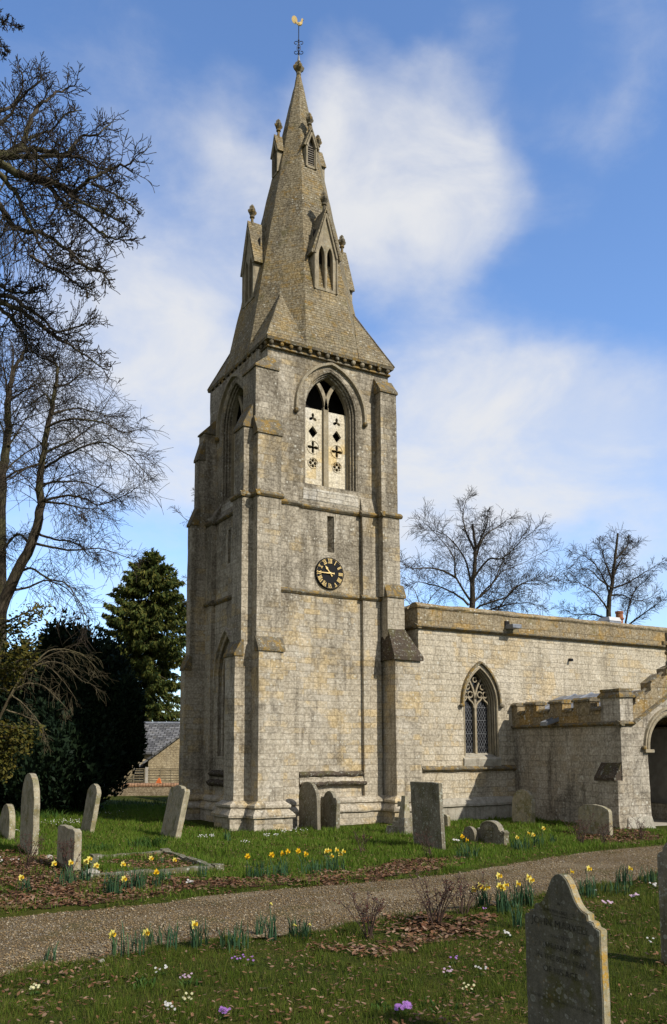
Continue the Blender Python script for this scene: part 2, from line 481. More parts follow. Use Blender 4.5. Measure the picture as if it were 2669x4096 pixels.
M['pcream'] = petal('cream_petals', (0.78, 0.74, 0.42))
M['pwhite'] = petal('white_petals', (0.75, 0.73, 0.68))
M['ppink'] = petal('pink_petals', (0.66, 0.47, 0.58))
M['ppurple'] = petal('purple_petals', (0.42, 0.20, 0.55))
M['gravelstone'] = leafmat('gravel_stones', [(0.10, 0.068, 0.034), (0.21, 0.148, 0.074), (0.30, 0.225, 0.125), (0.17, 0.112, 0.056), (0.44, 0.38, 0.27)], 0.85)

def slate(name, c, row, wid):
    t = NT(name)
    tc = t.node('ShaderNodeTexCoord').outputs['UV']
    br = t.node('ShaderNodeTexBrick')
    t.put(br.inputs['Vector'], tc)
    br.inputs['Color1'].default_value = (*[q*0.6 for q in c], 1); br.inputs['Color2'].default_value = (*[q*1.35 for q in c], 1)
    br.inputs['Mortar'].default_value = (0.012, 0.012, 0.014, 1); br.inputs['Scale'].default_value = 1
    br.inputs['Mortar Size'].default_value = 0.018; br.inputs['Row Height'].default_value = row; br.inputs['Brick Width'].default_value = wid
    pos = t.node('ShaderNodeNewGeometry').outputs['Position']
    n = t.noise(pos, 3.5, 6, 0.7)
    t.color(t.mix(t.math('MULTIPLY', t.ramp(n, 0.5, 0.68), 0.5), br.outputs[0], (0.16, 0.15, 0.12)))
    t.bump(br.outputs['Fac'], -0.5, 0.02); t.b.inputs['Roughness'].default_value = 0.75
    return t.m
M['slate'] = slate('slate_roof', (0.145, 0.145, 0.145), 0.2, 0.3)
M['cottage'] = masonry('cottage_stone', (0.56, 0.45, 0.27), (0.40, 0.31, 0.18), (0.45, 0.32, 0.14), (0.14, 0.11, 0.07), row=0.11, wid=0.3, och=0.4, drk=0.3, spots=0.1, mort=0.9)
M['brickwall'] = masonry('yard_wall_stone', (0.27, 0.205, 0.125), (0.20, 0.15, 0.09), (0.32, 0.22, 0.10), (0.09, 0.07, 0.05), row=0.3, wid=0.7, och=0.4, drk=0.5, spots=0.3, mort=0.6)
M['copingbrick'] = plain('coping_brick', (0.27, 0.155, 0.085), 0.9, var=0.4, scale=9)
M['fencewood'] = plain('fence_boards', (0.17, 0.14, 0.085), 0.9, var=0.3, scale=12)
M['concrete'] = plain('concrete', (0.40, 0.37, 0.31), 0.9, var=0.15)

def ground_mat():
    t = NT('churchyard_turf')
    pos = t.node('ShaderNodeNewGeometry').outputs['Position']
    a = t.noise(pos, 0.8, 6, 0.65); b = t.noise(pos, 7, 6, 0.7); c = t.noise(pos, 40, 4, 0.7)
    col = t.mix(t.ramp(b, 0.3, 0.7), (0.028, 0.040, 0.007), (0.070, 0.082, 0.013))
    col = t.mix(t.math('MULTIPLY', t.ramp(a, 0.48, 0.66), 0.6), col, (0.098, 0.086, 0.018))
    col = t.mix(t.math('MULTIPLY', t.ramp(t.noise(pos, 3.1, 7, 0.75), 0.55, 0.66), 0.55), col, (0.05, 0.036, 0.02))
    col = t.mix(t.ramp(c, 0.35, 0.75, 0, 0.6), col, t.mix(0.6, col, (0.012, 0.014, 0.005)))
    t.color(col); t.bump(t.math('ADD', b, t.math('MULTIPLY', c, 0.7)), 0.8, 0.05)
    t.b.inputs['Roughness'].default_value = 1.0
    t.b.inputs['Specular IOR Level'].default_value = 0.05
    return t.m
M['ground'] = ground_mat()

def litter_mat():
    t = NT('leaf_mould')
    pos = t.node('ShaderNodeNewGeometry').outputs['Position']
    b = t.noise(pos, 9, 7, 0.75); v = t.vor(pos, 16)
    col = t.mix(t.ramp(b, 0.3, 0.7), (0.030, 0.018, 0.010), (0.085, 0.048, 0.026))
    col = t.mix(t.ramp(t.sep(v.outputs['Color'])[0], 0.5, 0.9, 0, 0.7), col, (0.13, 0.065, 0.034))
    t.color(col); t.bump(t.math('ADD', b, v.outputs['Distance']), 0.9, 0.04); t.b.inputs['Roughness'].default_value = 1
    t.b.inputs['Specular IOR Level'].default_value = 0.05
    return t.m
M['litter'] = litter_mat()

def gravel_mat():
    t = NT('gravel')
    pos = t.node('ShaderNodeNewGeometry').outputs['Position']
    v = t.vor(pos, 52); v2 = t.vor(pos, 110); b = t.noise(pos, 1.3, 6, 0.65); c = t.noise(pos, 0.6, 4)
    k = t.sep(v.outputs['Color'])
    col = t.mix(k[0], (0.125, 0.085, 0.040), (0.30, 0.218, 0.108))
    col = t.mix(t.ramp(k[1], 0.8, 0.95, 0, 0.7), col, (0.48, 0.44, 0.36))
    col = t.mix(t.ramp(v.outputs['Distance'], 0.35, 0.75, 0, 0.75), col, (0.045, 0.034, 0.022))
    col = t.mix(t.math('MULTIPLY', t.ramp(b, 0.53, 0.66), 0.6), col, (0.085, 0.075, 0.022))
    col = t.mix(t.ramp(t.noise(t.vmul(pos, (0.5, 1.3, 1)), 1.0, 5), 0.52, 0.66, 0, 0.35), col, (0.36, 0.29, 0.19))
    col = t.mix(t.math('MULTIPLY', t.ramp(c, 0.5, 0.65), 0.3), col, (0.10, 0.075, 0.048))
    t.color(col)
    t.bump(t.math('SUBTRACT', t.math('MULTIPLY', v2.outputs['Distance'], 0.2), v.outputs['Distance']), 1.0, 0.025)
    t.b.inputs['Roughness'].default_value = 0.95
    return t.m
M['gravel'] = gravel_mat()
#PART2
# ------------------------------------------------------------------ masonry shapes
def arch(xl, xr, zs, za, n=14):
    """pointed arch from left springing over the apex to right springing"""
    w = xr - xl; h = za - zs
    r = (w*w/4 + h*h)/w
    a = math.acos(max(-1, min(1, (r - w/2)/r)))
    L = [(xl + r - r*math.cos(a*i/n), zs + r*math.sin(a*i/n)) for i in range(n+1)]
    Rr = [(xl + xr - p[0], p[1]) for p in reversed(L[:-1])]
    return L + Rr
def opening(xl, xr, z0, zs, za, n=14):
    return [(xl, z0)] + arch(xl, xr, zs, za, n) + [(xr, z0)]
def rect(x0, x1, z0, z1): return [(x0, z0), (x1, z0), (x1, z1), (x0, z1)]
def face_s(Y): return lambda u, v, d: (u, Y + d, v)
def face_w(X): return lambda u, v, d: (X + d, u, v)
def face_e(X): return lambda u, v, d: (X - d, u, v)
def face_n(Y): return lambda u, v, d: (u, Y - d, v)
def hit_y(x, y, Y): d = ray(x, y); return EYEP + d*(Y/d.y)
def hit_x(x, y, X): d = ray(x, y); return EYEP + d*(X/d.x)
def rosette(cx, cz, r, amp, lobes, n=36, ph=math.pi/2):
    return [(cx + (r + amp*math.cos(lobes*(2*math.pi*i/n - ph)))*math.cos(2*math.pi*i/n),
             cz + (r + amp*math.cos(lobes*(2*math.pi*i/n - ph)))*math.sin(2*math.pi*i/n)) for i in range(n)]
def disc(cx, cz, r, n=16): return [(cx + r*math.cos(2*math.pi*i/n), cz + r*math.sin(2*math.pi*i/n)) for i in range(n)]
J = 0.012

# ------------------------------------------------------------------ church tower
BX0, BX1, BY0, BY1 = 9.62, 13.50, 19.50, 23.27
CX, CY = 11.56, 21.37
ZL, ZU, ZC, ZE = 6.08, 8.45, 12.70, 12.86
tower = empty('church_tower', (11.56, 21.37, 0), 'weathered limestone church tower with a broach spire and a black clock', 'church tower')
tower.location = (0, 0, 0)

# walls: three stages on each side
WMID = 21.48
def wall_stage(fn_plane, a0, a1, c, name):
    b = MB()
    b.plate(rect(a0, a1, ZU, ZC), [opening(c-0.863, c+0.863, 9.05, 11.2, 12.40)], fn_plane(0), 0.35)
    b.plate(rect(a0, a1, ZL, ZU-0.002), [rect(c-0.11, c+0.105, 7.23, 8.24)], fn_plane(0.02), 0.2)
    return b
ws = wall_stage(lambda o: face_s(BY0+o), BX0, BX1, 11.58, 's')
ws.plate(rect(BX0, BX1, 0.0, ZL-0.002), [], face_s(BY0), 0.35)
# splay of the slit
ws.add([(11.684,19.53,7.232),(11.684,19.53,8.238),(11.56,19.715,7.232),(11.56,19.715,8.238),(11.684,19.715,7.232),(11.684,19.715,8.238)],
       [(0,2,3,1),(0,1,5,4),(2,4,5,3),(0,4,2),(1,3,5)])
ws.build('wall', M['wall'], tower, jitter=J)
ww = MB()
XW, XL = 9.54, 9.36          # the belfry stage of the west wall is set back from the stages below
ww.plate(rect(BY0+.36, BY1, ZU+.3, ZC), [opening(WMID-0.863, WMID+0.863, 9.05, 11.2, 12.40)], face_w(XW), 0.35)
ww.plate([(XW+.2, ZU), (XL, ZU), (XW, ZU+.3), (XW+.2, ZU+.3)], [], lambda u, v, d: (u, BY0+.36+d, v), BY1-BY0-.36)
ww.plate(rect(BY0+.36, BY1, ZL, ZU-0.002), [rect(21.25, 21.43, 7.05, 8.0)], face_w(XL+0.02), 0.2)
NI = (20.70, 22.02)
ww.plate(rect(BY0+.36, BY1, 0, ZL-0.002), [opening(NI[0], NI[1], 1.75, 3.85, 5.05)], face_w(XL), 0.35)
ww.plate(opening(NI[0]+.1, NI[1]-.1, 1.7, 3.85, 4.95), [], face_w(XL+0.22), 0.1)
ww.build('wall', M['wall'], tower, jitter=J)
wn = MB()
wn.plate(rect(BX0+.36, BX1, 0, ZC), [], face_n(BY1-0.001), 0.3)
wn.plate(rect(BY0+.36, BY1-.31, 0, ZC), [opening(WMID-0.863, WMID+0.863, 9.05, 11.2, 12.40)], face_e(BX1-0.001), 0.3)
wn.build('wall', M['wall'], tower)
MB().box(10.3, 12.85, 20.35, 22.6, 0.5, 12.6).build('belfry_dark_core', M['dark'], tower)  # solid near-black box, added to block light between the belfry openings

# pilaster strips
pl = MB()
for (a, b) in ((9.76, 10.535), (12.53, 13.09)):
    pl.box(a, b, 19.40, 19.55, 0.0, 8.47)
    pl.add([(a,19.40,8.47),(b,19.40,8.47),(b,19.505,8.92),(a,19.505,8.92),(a,19.55,8.47),(b,19.55,8.47)], [(0,1,2,3),(0,3,4),(1,5,2)])
pl.build('pilaster', M['wall'], tower, jitter=J)
pw = MB()
for (a, b) in ((19.9, 20.36), (22.25, 22.70)):
    pw.box(9.25, 9.56, a, b, 0.0, 8.47)
    pw.add([(9.25,a,8.47),(9.25,b,8.47),(9.545,b,8.98),(9.545,a,8.98),(9.60,a,8.47),(9.60,b,8.47)], [(0,1,2,3),(0,3,4),(1,5,2)])
pw.build('pilaster', M['wall'], tower, jitter=J)

def cap_s(x0, x1, yf, yb, z0, z1, o=0.035):
    """sloping weathering stone on a buttress that faces south"""
    b = MB()
    b.plate([(yb+.06, z0-.05), (yf-o, z0-.05), (yf-o, z0+.015), (yb, z1), (yb+.06, z1)], [], lambda u, v, d: (x0-o+d, u, v), x1-x0+2*o)
    return b
def cap_w(y0, y1, xf, xb, z0, z1, o=0.035):
    b = MB()
    b.plate([(xb+.06, z0-.05), (xf-o, z0-.05), (xf-o, z0+.015), (xb, z1), (xb+.06, z1)], [], lambda u, v, d: (u, y0-o+d, v), y1-y0+2*o)
    return b
def plinth(x0, x1, y0, y1, k):
    """stepped and moulded foot round a rectangle, k lifts it a hair so tops never coincide"""
    b = MB(); z = k*0.004; e = 0
    def r(o, zz): return (x0-o, x1+o, y0-o, y1+o, zz+z)
    for (o0, z0, o1, z1) in ((.17, -.2, .17, .29), (.17, .29, .225, .31), (.225, .31, .225, .37), (.225, .37, .10, .52), (.10, .52, .15, .545), (.15, .545, .15, .60), (.15, .60, .02, .70)):
        if e: pass
        b.frustum(r(o0, z0), r(o1, z1))
    return b

# south buttress of the south-west corner, with its clasping pier
bt = MB()
bt.box(9.113, 9.80, 18.85, 19.6, 0, 4.38)
bt.box(9.113, 9.79, 18.995, 19.6, 4.38, 10.02)
b1 = bt.build('buttress', M['wall'], tower, jitter=J)
cap_s(9.113, 9.80, 18.85, 18.995, 4.41, 4.74).build('coping', M['cap'], b1, jitter=0.012)
cap_s(9.113, 9.79, 18.995, 19.155, 10.05, 10.49).build('coping', M['cap'], b1, jitter=0.012)
plinth(9.113, 9.80, 18.85, 19.6, 0).build('plinth', M['wall'], b1, jitter=0.02)
bt = MB(); bt.box(9.119, 9.76, 19.157, 19.93, 0, 11.86)
b2 = bt.build('buttress', M['wall'], tower, jitter=J)
c = MB(); c.frustum((9.08, 9.80, 19.12, 19.96, 11.84), (9.08, 9.80, 19.12, 19.96, 11.89)); c.frustum((9.08, 9.80, 19.12, 19.96, 11.89), (9.60, 9.80, 19.46, 19.96, 12.36))
c.build('coping', M['cap'], b2, jitter=0.012)
# west buttress of the south-west corner
bt = MB()
bt.box(8.66, 9.3, 19.274, 19.88, 0, 4.27)
bt.box(8.82, 9.3, 19.276, 19.87, 4.27, 8.45)
bt.box(8.85, 9.3, 19.278, 19.86, 8.45, 10.22)
b3 = bt.build('buttress', M['wall'], tower, jitter=J)
cap_w(19.274, 19.88, 8.66, 8.82, 4.30, 4.66).build('coping', M['cap'], b3, jitter=0.012)
cap_w(19.278, 19.86, 8.85, 9.115, 10.25, 10.9).build('coping', M['cap'], b3, jitter=0.012)
plinth(8.66, 9.3, 19.274, 19.88, 1).build('plinth', M['wall'], b3, jitter=0.02)
# north-west corner
bt = MB(); bt.box(9.119, 9.8, 22.69, 23.06, 0, 11.2)
b4 = bt.build('buttress', M['wall'], tower, jitter=J)
c = MB(); c.frustum((9.08, 9.8, 22.66, 23.09, 11.18), (9.08, 9.8, 22.66, 23.09, 11.23)); c.frustum((9.08, 9.8, 22.66, 23.09, 11.23), (9.54, 9.8, 22.70, 23.05, 11.7))
c.build('coping', M['cap'], b4, jitter=0.012)
bt = MB()
bt.box(8.66, 9.3, 22.70, 23.02, 0, 4.2)
bt.box(8.80, 9.3, 22.702, 23.018, 4.2, 8.40)
bt.box(8.98, 9.3, 22.704, 23.016, 8.40, 10.4)
b5 = bt.build('buttress', M['wall'], tower, jitter=J)
cap_w(22.70, 23.02, 8.66, 8.80, 4.2, 4.6).build('coping', M['cap'], b5, jitter=0.012)
cap_w(22.702, 23.018, 8.80, 8.98, 8.42, 8.95).build('coping', M['cap'], b5, jitter=0.012)
cap_w(22.704, 23.016, 8.98, 9.115, 10.4, 10.95).build('coping', M['cap'], b5, jitter=0.012)
plinth(8.66, 9.3, 22.70, 23.02, 2).build('plinth', M['wall'], b5, jitter=0.02)
# south-east corner
bt = MB()
bt.box(13.18, 14.02, 18.85, 19.6, 0, 4.38)
bt.box(13.12, 13.68, 19.09, 19.6, 4.38, 6.10)
bt.box(13.04, 13.61, 19.17, 19.6, 6.10, 8.45)
bt.box(13.03, 13.57, 19.195, 19.6, 8.45, 12.02)
b6 = bt.build('buttress', M['wall'], tower, jitter=J)
c = MB(); c.frustum((13.10, 14.08, 18.78, 19.55, 4.34), (13.10, 14.08, 18.78, 19.55, 4.44)); c.frustum((13.10, 14.08, 18.78, 19.55, 4.44), (13.125, 13.675, 19.095, 19.55, 5.22))
c.build('coping', M['mossy'], b6, jitter=0.02)
cap_s(13.12, 13.68, 19.09, 19.175, 6.13, 6.46).build('coping', M['cap'], b6, jitter=0.012)
cap_s(13.03, 13.57, 19.195, 19.47, 12.03, 12.45).build('coping', M['cap'], b6, jitter=0.012)
plinth(13.18, 14.02, 18.87, 19.6, 3).build('plinth', M['wall'], b6, jitter=0.02)
plinth(9.28, 13.3, 19.42, 23.2, 4).build('plinth', M['wall'], tower, jitter=0.02)

# string courses follow every set-off
def string_s(x0, x1, yf, z, h=0.11, o=0.07):
    return MB().plate([(yf+.05, z-h), (yf-o*.4, z-h), (yf-o, z-h*.55), (yf-o, z-h*.3), (yf+.01, z+.04), (yf+.05, z+.04)], [], lambda u, v, d: (x0+d, u, v), x1-x0)
def string_w(y0, y1, xf, z, h=0.11, o=0.07):
    return MB().plate([(xf+.05, z-h), (xf-o*.4, z-h), (xf-o, z-h*.55), (xf-o, z-h*.3), (xf+.01, z+.04), (xf+.05, z+.04)], [], lambda u, v, d: (u, y0+d, v), y1-y0)
class joined:
    def __init__(s, parts): s.p = parts
    def build(s, *a, **k):
        return [q.build(*a, **k) for q in s.p]
joined([string_s(10.535, 12.53, 19.52, 8.46), string_s(9.80, 10.6, 19.40, 8.455), string_s(12.46, 13.05, 19.40, 8.455),
        string_s(9.05, 9.86, 18.995, 8.45), string_w(18.93, 19.3, 9.113, 8.452), string_s(8.76, 9.113, 19.276, 8.453), string_w(19.21, 19.93, 8.82, 8.456),
        string_s(12.97, 13.68, 19.17, 8.462), string_w(19.10, 19.45, 13.04, 8.458),
        string_w(20.36, 22.25, 9.38, 8.46), string_w(19.86, 20.42, 9.25, 8.457), string_w(22.19, 22.72, 9.25, 8.457)]
       ).build('string_course', M['cap'], tower, jitter=0.014)
joined([string_s(10.535, 12.53, 19.51, 6.10), string_s(9.80, 10.6, 19.40, 6.095), string_s(12.46, 13.1, 19.40, 6.095),
        string_w(20.36, 22.25, 9.37, 6.1), string_w(19.86, 20.42, 9.25, 6.097), string_w(22.19, 22.72, 9.25, 6.097)]
       ).build('string_course', M['cap'], tower, jitter=0.014)
# broken sill band at the foot of the south and west walls
joined([string_s(10.56, 12.62, 19.47, 1.33, 0.11, 0.07), string_s(10.60, 12.58, 19.43, 1.10, 0.11, 0.07),
        string_w(20.3, 22.3, 9.33, 1.33, 0.13, 0.10), string_w(20.3, 22.3, 9.28, 1.08, 0.13, 0.1)]).build('string_course', M['mossy'], tower, jitter=0.03, cut=0.12)
MB().plate([(19.52,1.06),(19.39,1.06),(19.45,1.24),(19.52,1.24)], [], lambda u, v, d: (10.57+d, u, v), 2.04).build('sill', M['wall'], tower, jitter=J)

# cornice with ball flowers
cn = MB()
H2 = 2.0
cn.frustum((CX-1.93, CX+1.93, CY-1.90, CY+1.90, ZC-.02), (CX-1.95, CX+1.95, CY-1.92, CY+1.92, ZC+.09))
cn.frustum((CX-2.03, CX+2.03, CY-2.03, CY+2.03, ZC+.09), (CX-2.05, CX+2.05, CY-2.05, CY+2.05, ZE))
co = cn.build('cornice', M['cap'], tower, jitter=0.02)
cb = MB(); cb.frustum((CX-1.99, CX+1.99, CY-1.96, CY+1.96, ZC-.075), (CX-1.96, CX+1.96, CY-1.94, CY+1.94, ZC-.02))
cb.build('moulding', M['cap'], co, jitter=0.012)
for i in range(14):
    u = CX - 1.86 + i*0.286
    r = 0.062 + 0.012*random.random()
    MB().ball((u + random.uniform(-.03, .03), CY-1.985, ZC+.035), r, 8, (1, .8, 1)).build('ball_flower', M['dress' if i in (9, 10) else 'cap'], co)
    MB().ball((CX-1.985, CY - 1.86 + i*0.286 + random.uniform(-.03, .03), ZC+.035), r, 8, (.8, 1, 1)).build('ball_flower', M['cap'], co)

# ---- belfry windows
def belfry_window(fn, c, parent):
    """fn(plane offset) -> mapping; c = centre along the wall"""
    hm = MB()
    path = [(c-1.10, 11.06)] + arch(c-1.10, c+1.10, 11.2, 12.57, 16) + [(c+1.10, 11.06)]
    hm.sweep(path, 0.055, 0.085, fn(0))
    win = hm.build('window', M['dress'], parent, jitter=0.006, label='tall pointed belfry window with pierced stone panels')
    for s in (-1, 1):
        b = MB(); q = fn(-0.05)(c+s*1.10, 11.02, 0); b.ball(q, 0.075, 8); b.build('label_stop', M['cap'], win)
    # orders of the arch stepping back
    od = MB()
    for (o, dd, tk_) in ((0.045, 0.07, 0.10), (0.10, 0.14, 0.08), (0.145, 0.20, 0.07)):
        w = 0.863
        od.plate(opening(c-w-.03, c+w+.03, 9.0, 11.2, 12.43), [opening(c-w+o, c+w-o, 9.03, 11.2, 12.40-o*.9)], fn(dd), tk_)
    for (o, dd, rr) in ((0.02, 0.04, 0.034), (0.075, 0.11, 0.03), (0.125, .175, .026)):
        w = 0.863 - o
        f = fn(dd)
        od.tube([f(u, v, 0) for (u, v) in [(c-w, 9.06)] + arch(c-w, c+w, 11.2, 12.40 - o*0.9, 14) + [(c+w, 9.06)]], rr, 8)
    od.build('jamb', M['wall'], win)
    fr = MB()
    fr.plate(opening(c-.90, c+.90, 9.0, 11.2, 12.46), [opening(c-.69, c+.69, 9.06, 11.2, 12.25)], fn(0.25), 0.12)
    fr.build('frame', M['dress'], win)
    # mullion dividing into a Y
    tr = MB()
    f = fn(0.26)
    a, b = f(c-.075, 9.0, 0), f(c+.075, 11.42, .14)
    tr.box(min(a[0], b[0]), max(a[0], b[0]), min(a[1], b[1]), max(a[1], b[1]), 9.0, 11.42)
    wd = 1.38; r = (wd*wd/4 + 1.05**2)/wd
    for s in (-1, 1):
        path = [(c, 11.35)]
        for i in range(11):
            an = 0.80*i/10
            path.append((c + s*(r*(1-math.cos(an))), 11.35 + r*math.sin(an)))
        path = [p for p in path if True]
        if s > 0: path = path[::-1]
        tr.sweep(path, 0.055, -0.13, f)
    tr.build('mullion', M['dress'], win)
    pn = MB(); holes = []
    for s in (-1, 1):
        cc = c + s*0.385
        holes.append(rosette(cc, 11.07, 0.085, 0.050, 3))
        holes.append([(cc-.145, 10.66), (cc, 10.48), (cc+.145, 10.66), (cc, 10.84)])
        holes.append(rosette(cc, 10.22, 0.115, 0.070, 4))
        for (dx, dz) in ((.075, 0), (-.075, 0), (0, .078), (0, -.078)):
            holes.append(disc(cc+dx, 9.77+dz, 0.052, 12))
        for q in (1, 3, 5, 7):
            an = q*math.pi/4
            holes.append([(cc+.135*math.cos(an+d), 9.77+.135*math.sin(an+d)) for d in (-.35, 0, .35)] + [(cc+.085*math.cos(an), 9.77+.085*math.sin(an))])
    pn.plate([(c-.70, 9.02), (c+.70, 9.02), (c+.70, 11.33), (c-.70, 11.33)], holes, fn(0.33), 0.07)
    pn.build('pierced_panel', M['panel'], win)
    for s in (-1, 1):
        cc = c + s*0.385
        for (zz, rr) in ((10.22, .19), (9.77, .155)):
            f2 = fn(0.325); rg = MB()
            rg.tube([f2(u, v, 0) for (u, v) in disc(cc, zz, rr, 20)+[disc(cc, zz, rr, 20)[0]]], 0.013, 5)
            rg.build('ring_moulding', M['panel'], win)
    sl = MB()
    f3 = fn(0)
    sl.plate([(0.42, 9.10), (-.02, 8.92), (-.02, 8.62), (.02, 8.55), (.42, 8.55)], [], lambda u, v, d: f3(c-.87+d, v, u), 1.74)
    sl.build('sill', M['limewall'], win, jitter=0.022)
belfry_window(lambda o: face_s(BY0+o), 11.58, tower)
belfry_window(lambda o: face_w(XW+o), WMID, tower)
# blind arch in the west wall
b = MB(); b.sweep([(NI[0]-.10, 3.55)] + arch(NI[0]-.10, NI[1]+.10, 3.85, 5.2, 14) + [(NI[1]+.10, 3.55)], 0.05, 0.08, face_w(XL))
for (o, dd) in ((0.0, .02), (-.09, .14)):
    p = [(NI[0]-o, 1.76)] + arch(NI[0]-o, NI[1]+o, 3.85, 5.05+o, 12) + [(NI[1]+o, 1.76)]
    f = face_w(XL+dd); b.tube([f(u, v, 0) for (u, v) in p], 0.04, 8)
b.build('blind_arch', M['wall'], tower, jitter=0.005)

# ---- spire
def RO(z): return 0.214*(23.1 - z)
def octa(z, r=None):
    r = RO(z) if r is None else r
    return [(CX + r*math.cos(R(22.5+45*k)), CY + r*math.sin(R(22.5+45*k)), z) for k in range(8)]
sp = MB()
lv = [ZE+.004, 14.5, 16.5, 18.5, 20.5, 22.0, 22.84]
vs = []; fs = []
for z in lv: vs += octa(z)
for i in range(len(lv)-1):
    for k in range(8):
        fs.append((i*8+k, i*8+(k+1) % 8, i*8+8+(k+1) % 8, i*8+8+k))
fs += [tuple(range(7, -1, -1)), tuple(len(vs)-8+k for k in range(8))]
sp.add(vs, fs)
spire = sp.build('spire', M['spire'], tower, jitter=0.016)
def broach_top():
    lo, hi = 13., 20.
    for _ in range(50):
        z = (lo+hi)/2; a = RO(z)*math.cos(R(22.5))/math.sqrt(2)
        p = Vector((CX-a, CY-a, z)) - EYEP
        y = PY0 - FL*p.dot(UP)/p.dot(FW)
        if y > 685: lo = z
        else: hi = z
    return z
ZB = broach_top()
h = 2.045; tq = h*math.tan(R(22.5))
for (sx, sy) in ((-1, -1), (1, -1), (1, 1), (-1, 1)):
    a = (RO(ZB)*math.cos(R(22.5)) + 0.01)/math.sqrt(2)
    z0 = ZE+.008
    b = MB().add([(CX+sx*h, CY+sy*h, z0), (CX+sx*h, CY+sy*tq, z0), (CX+sx*tq, CY+sy*h, z0), (CX+sx*a, CY+sy*a, ZB), (CX+sx*.5, CY+sy*.5, z0)],
                 [(0, 1, 3), (0, 3, 2), (1, 4, 3), (2, 3, 4), (0, 2, 4, 1)])
    b.build('broach', M['spire'], spire, jitter=0.014)
    MB().tube([(CX+sx*h*1.004, CY+sy*h*1.004, z0), (CX+sx*(a+.01), CY+sy*(a+.01), ZB+.02)], 0.018, 5).build('hip_roll', M['spire'], spire, jitter=0.01)
def finial_shape(b, c, s):
    b.lathe([(0.06*s, -.1*s), (0.055*s, .18*s), (0.10*s, .2*s), (0.10*s, .25*s), (.07*s, .28*s), (.15*s, .40*s), (.165*s, .48*s), (.10*s, .56*s), (.10*s, .64*s), (.05*s, .72*s), (.02*s, .76*s)],
            c, 10, lambda a, z: 0.22*math.cos(4*a) if z > .3*s else 0)
def lucarne(k, zb, zt, ze, zf, w, two, o=.07, th=.13):
    """gabled spire light; k quarter turns from south"""
    cs, sn = [(1, 0), (0, -1), (-1, 0), (0, 1)][k]
    # quarter turn: local x to the right seen from outside, local d inwards from the face
    ap = RO(zb)*math.cos(R(22.5))
    y0 = -(ap + 0.02)
    def T(x, y, z):
        for _ in range(k): x, y = y, -x      # turn south -> west -> north -> east
        return (CX+x, CY+y, z)
    fn = lambda u, v, d: T(u, y0+d, v)
    sill = zb + 0.02
    if two:
        holes = [opening(-w*.60, -w*.10, sill+.06, zb+(ze-zb)*.93, ze+.22, 8), opening(w*.10, w*.60, sill+.06, zb+(ze-zb)*.93, ze+.22, 8)]
    else:
        holes = [opening(-w*.60, w*.60, sill+.05, ze-.02, ze+(zt-ze)*.55, 8)]
    b = MB()
    dep = ap - RO(zt)*math.cos(R(22.5)) + 0.1
    b.plate([(-w, zb), (w, zb), (w, ze), (0, zt-.06), (-w, ze)], holes, fn, 0.16)
    for s in (-1, 1):       # cheeks
        b.add([fn(s*w, zb, .16), fn(s*w, ze, .16), fn(s*w, ze, dep*.8), fn(s*w, zb, .4), fn(s*(w-.1), zb, .16), fn(s*(w-.1), ze, .16), fn(s*(w-.1), ze, dep*.8), fn(s*(w-.1), zb, .4)],
              [(0,1,2,3),(4,7,6,5),(0,4,5,1),(1,5,6,2),(2,6,7,3),(3,7,4,0)])
    l = b.build('lucarne', M['dress'], spire, jitter=0.006)
    b = MB(); b.plate(rect(-w*.75, w*.75, zb-.1, ze+(zt-ze)*.6), [], lambda u, v, d: fn(u, v, .2+d), 0.04)
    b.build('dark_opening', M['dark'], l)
    rf = MB()
    for s in (-1, 1):
        e = (s*(w+o), ze-.10); t = (0, zt)
        nx, nz = -s*.075*(zt-ze)/math.hypot(w, zt-ze)*-1, .075*w/math.hypot(w, zt-ze)
        A = [fn(*p, d) for d in (-.05, dep) for p in (e, t, (t[0], t[1]+th), (e[0]+nx*th/.13, e[1]+nz*th/.13))]
        rf.add(A, [(0,1,2,3),(4,7,6,5),(0,4,5,1),(1,5,6,2),(2,6,7,3),(3,7,4,0)])
    rf.build('roof', M['spire'], l, jitter=0.008)
    ed = MB()
    for s in (-1, 1):
        ed.tube([fn(s*(w-.03), ze-.08, -.03), fn(0, zt-.12, -.03)], 0.032, 6)
        ed.tube([fn(s*(w-.03), zb, -.01), fn(s*(w-.03), ze-.05, -.01)], 0.03, 6)
    if two: ed.tube([fn(0, zb, .03), fn(0, ze+.05, .03)], 0.045, 8)
    ed.build('moulding', M['dress'], l)
    f = MB(); q = fn(0, zt+.08, .10); finial_shape(f, q, zf)
    f.build('finial', M['cap'], l)
    if not two:
        lo = MB(); n = 9
        for i in range(n):
            z = sill+.1 + (ze-.05-sill-.1)*i/(n-1)
            lo.add([fn(-w*.6, z, .03), fn(w*.6, z, .03), fn(w*.6, z+.055, .13), fn(-w*.6, z+.055, .13), fn(-w*.6, z+.02, .03), fn(w*.6, z+.02, .03), fn(w*.6, z+.075, .13), fn(-w*.6, z+.075, .13)],
                   [(0,1,2,3),(4,7,6,5),(0,4,5,1),(1,5,6,2),(2,6,7,3),(3,7,4,0)])
        lo.build('louvre', M['louvre'], l)
        MB().plate([(-w*.58, ze-.03), (w*.58, ze-.03), (0, ze+(zt-ze)*.5)], [], lambda u, v, d: fn(u, v, .09+d), .03).build('louvre_head', M['louvre'], l)
for k in range(4):
    lucarne(k, 14.84, 17.30, 15.97, 0.75, 0.39, True, .055, .10)
for k in range(4):
    lucarne(k, 19.18, 20.42, 19.92, 0.72, 0.19, False, .035, .075)
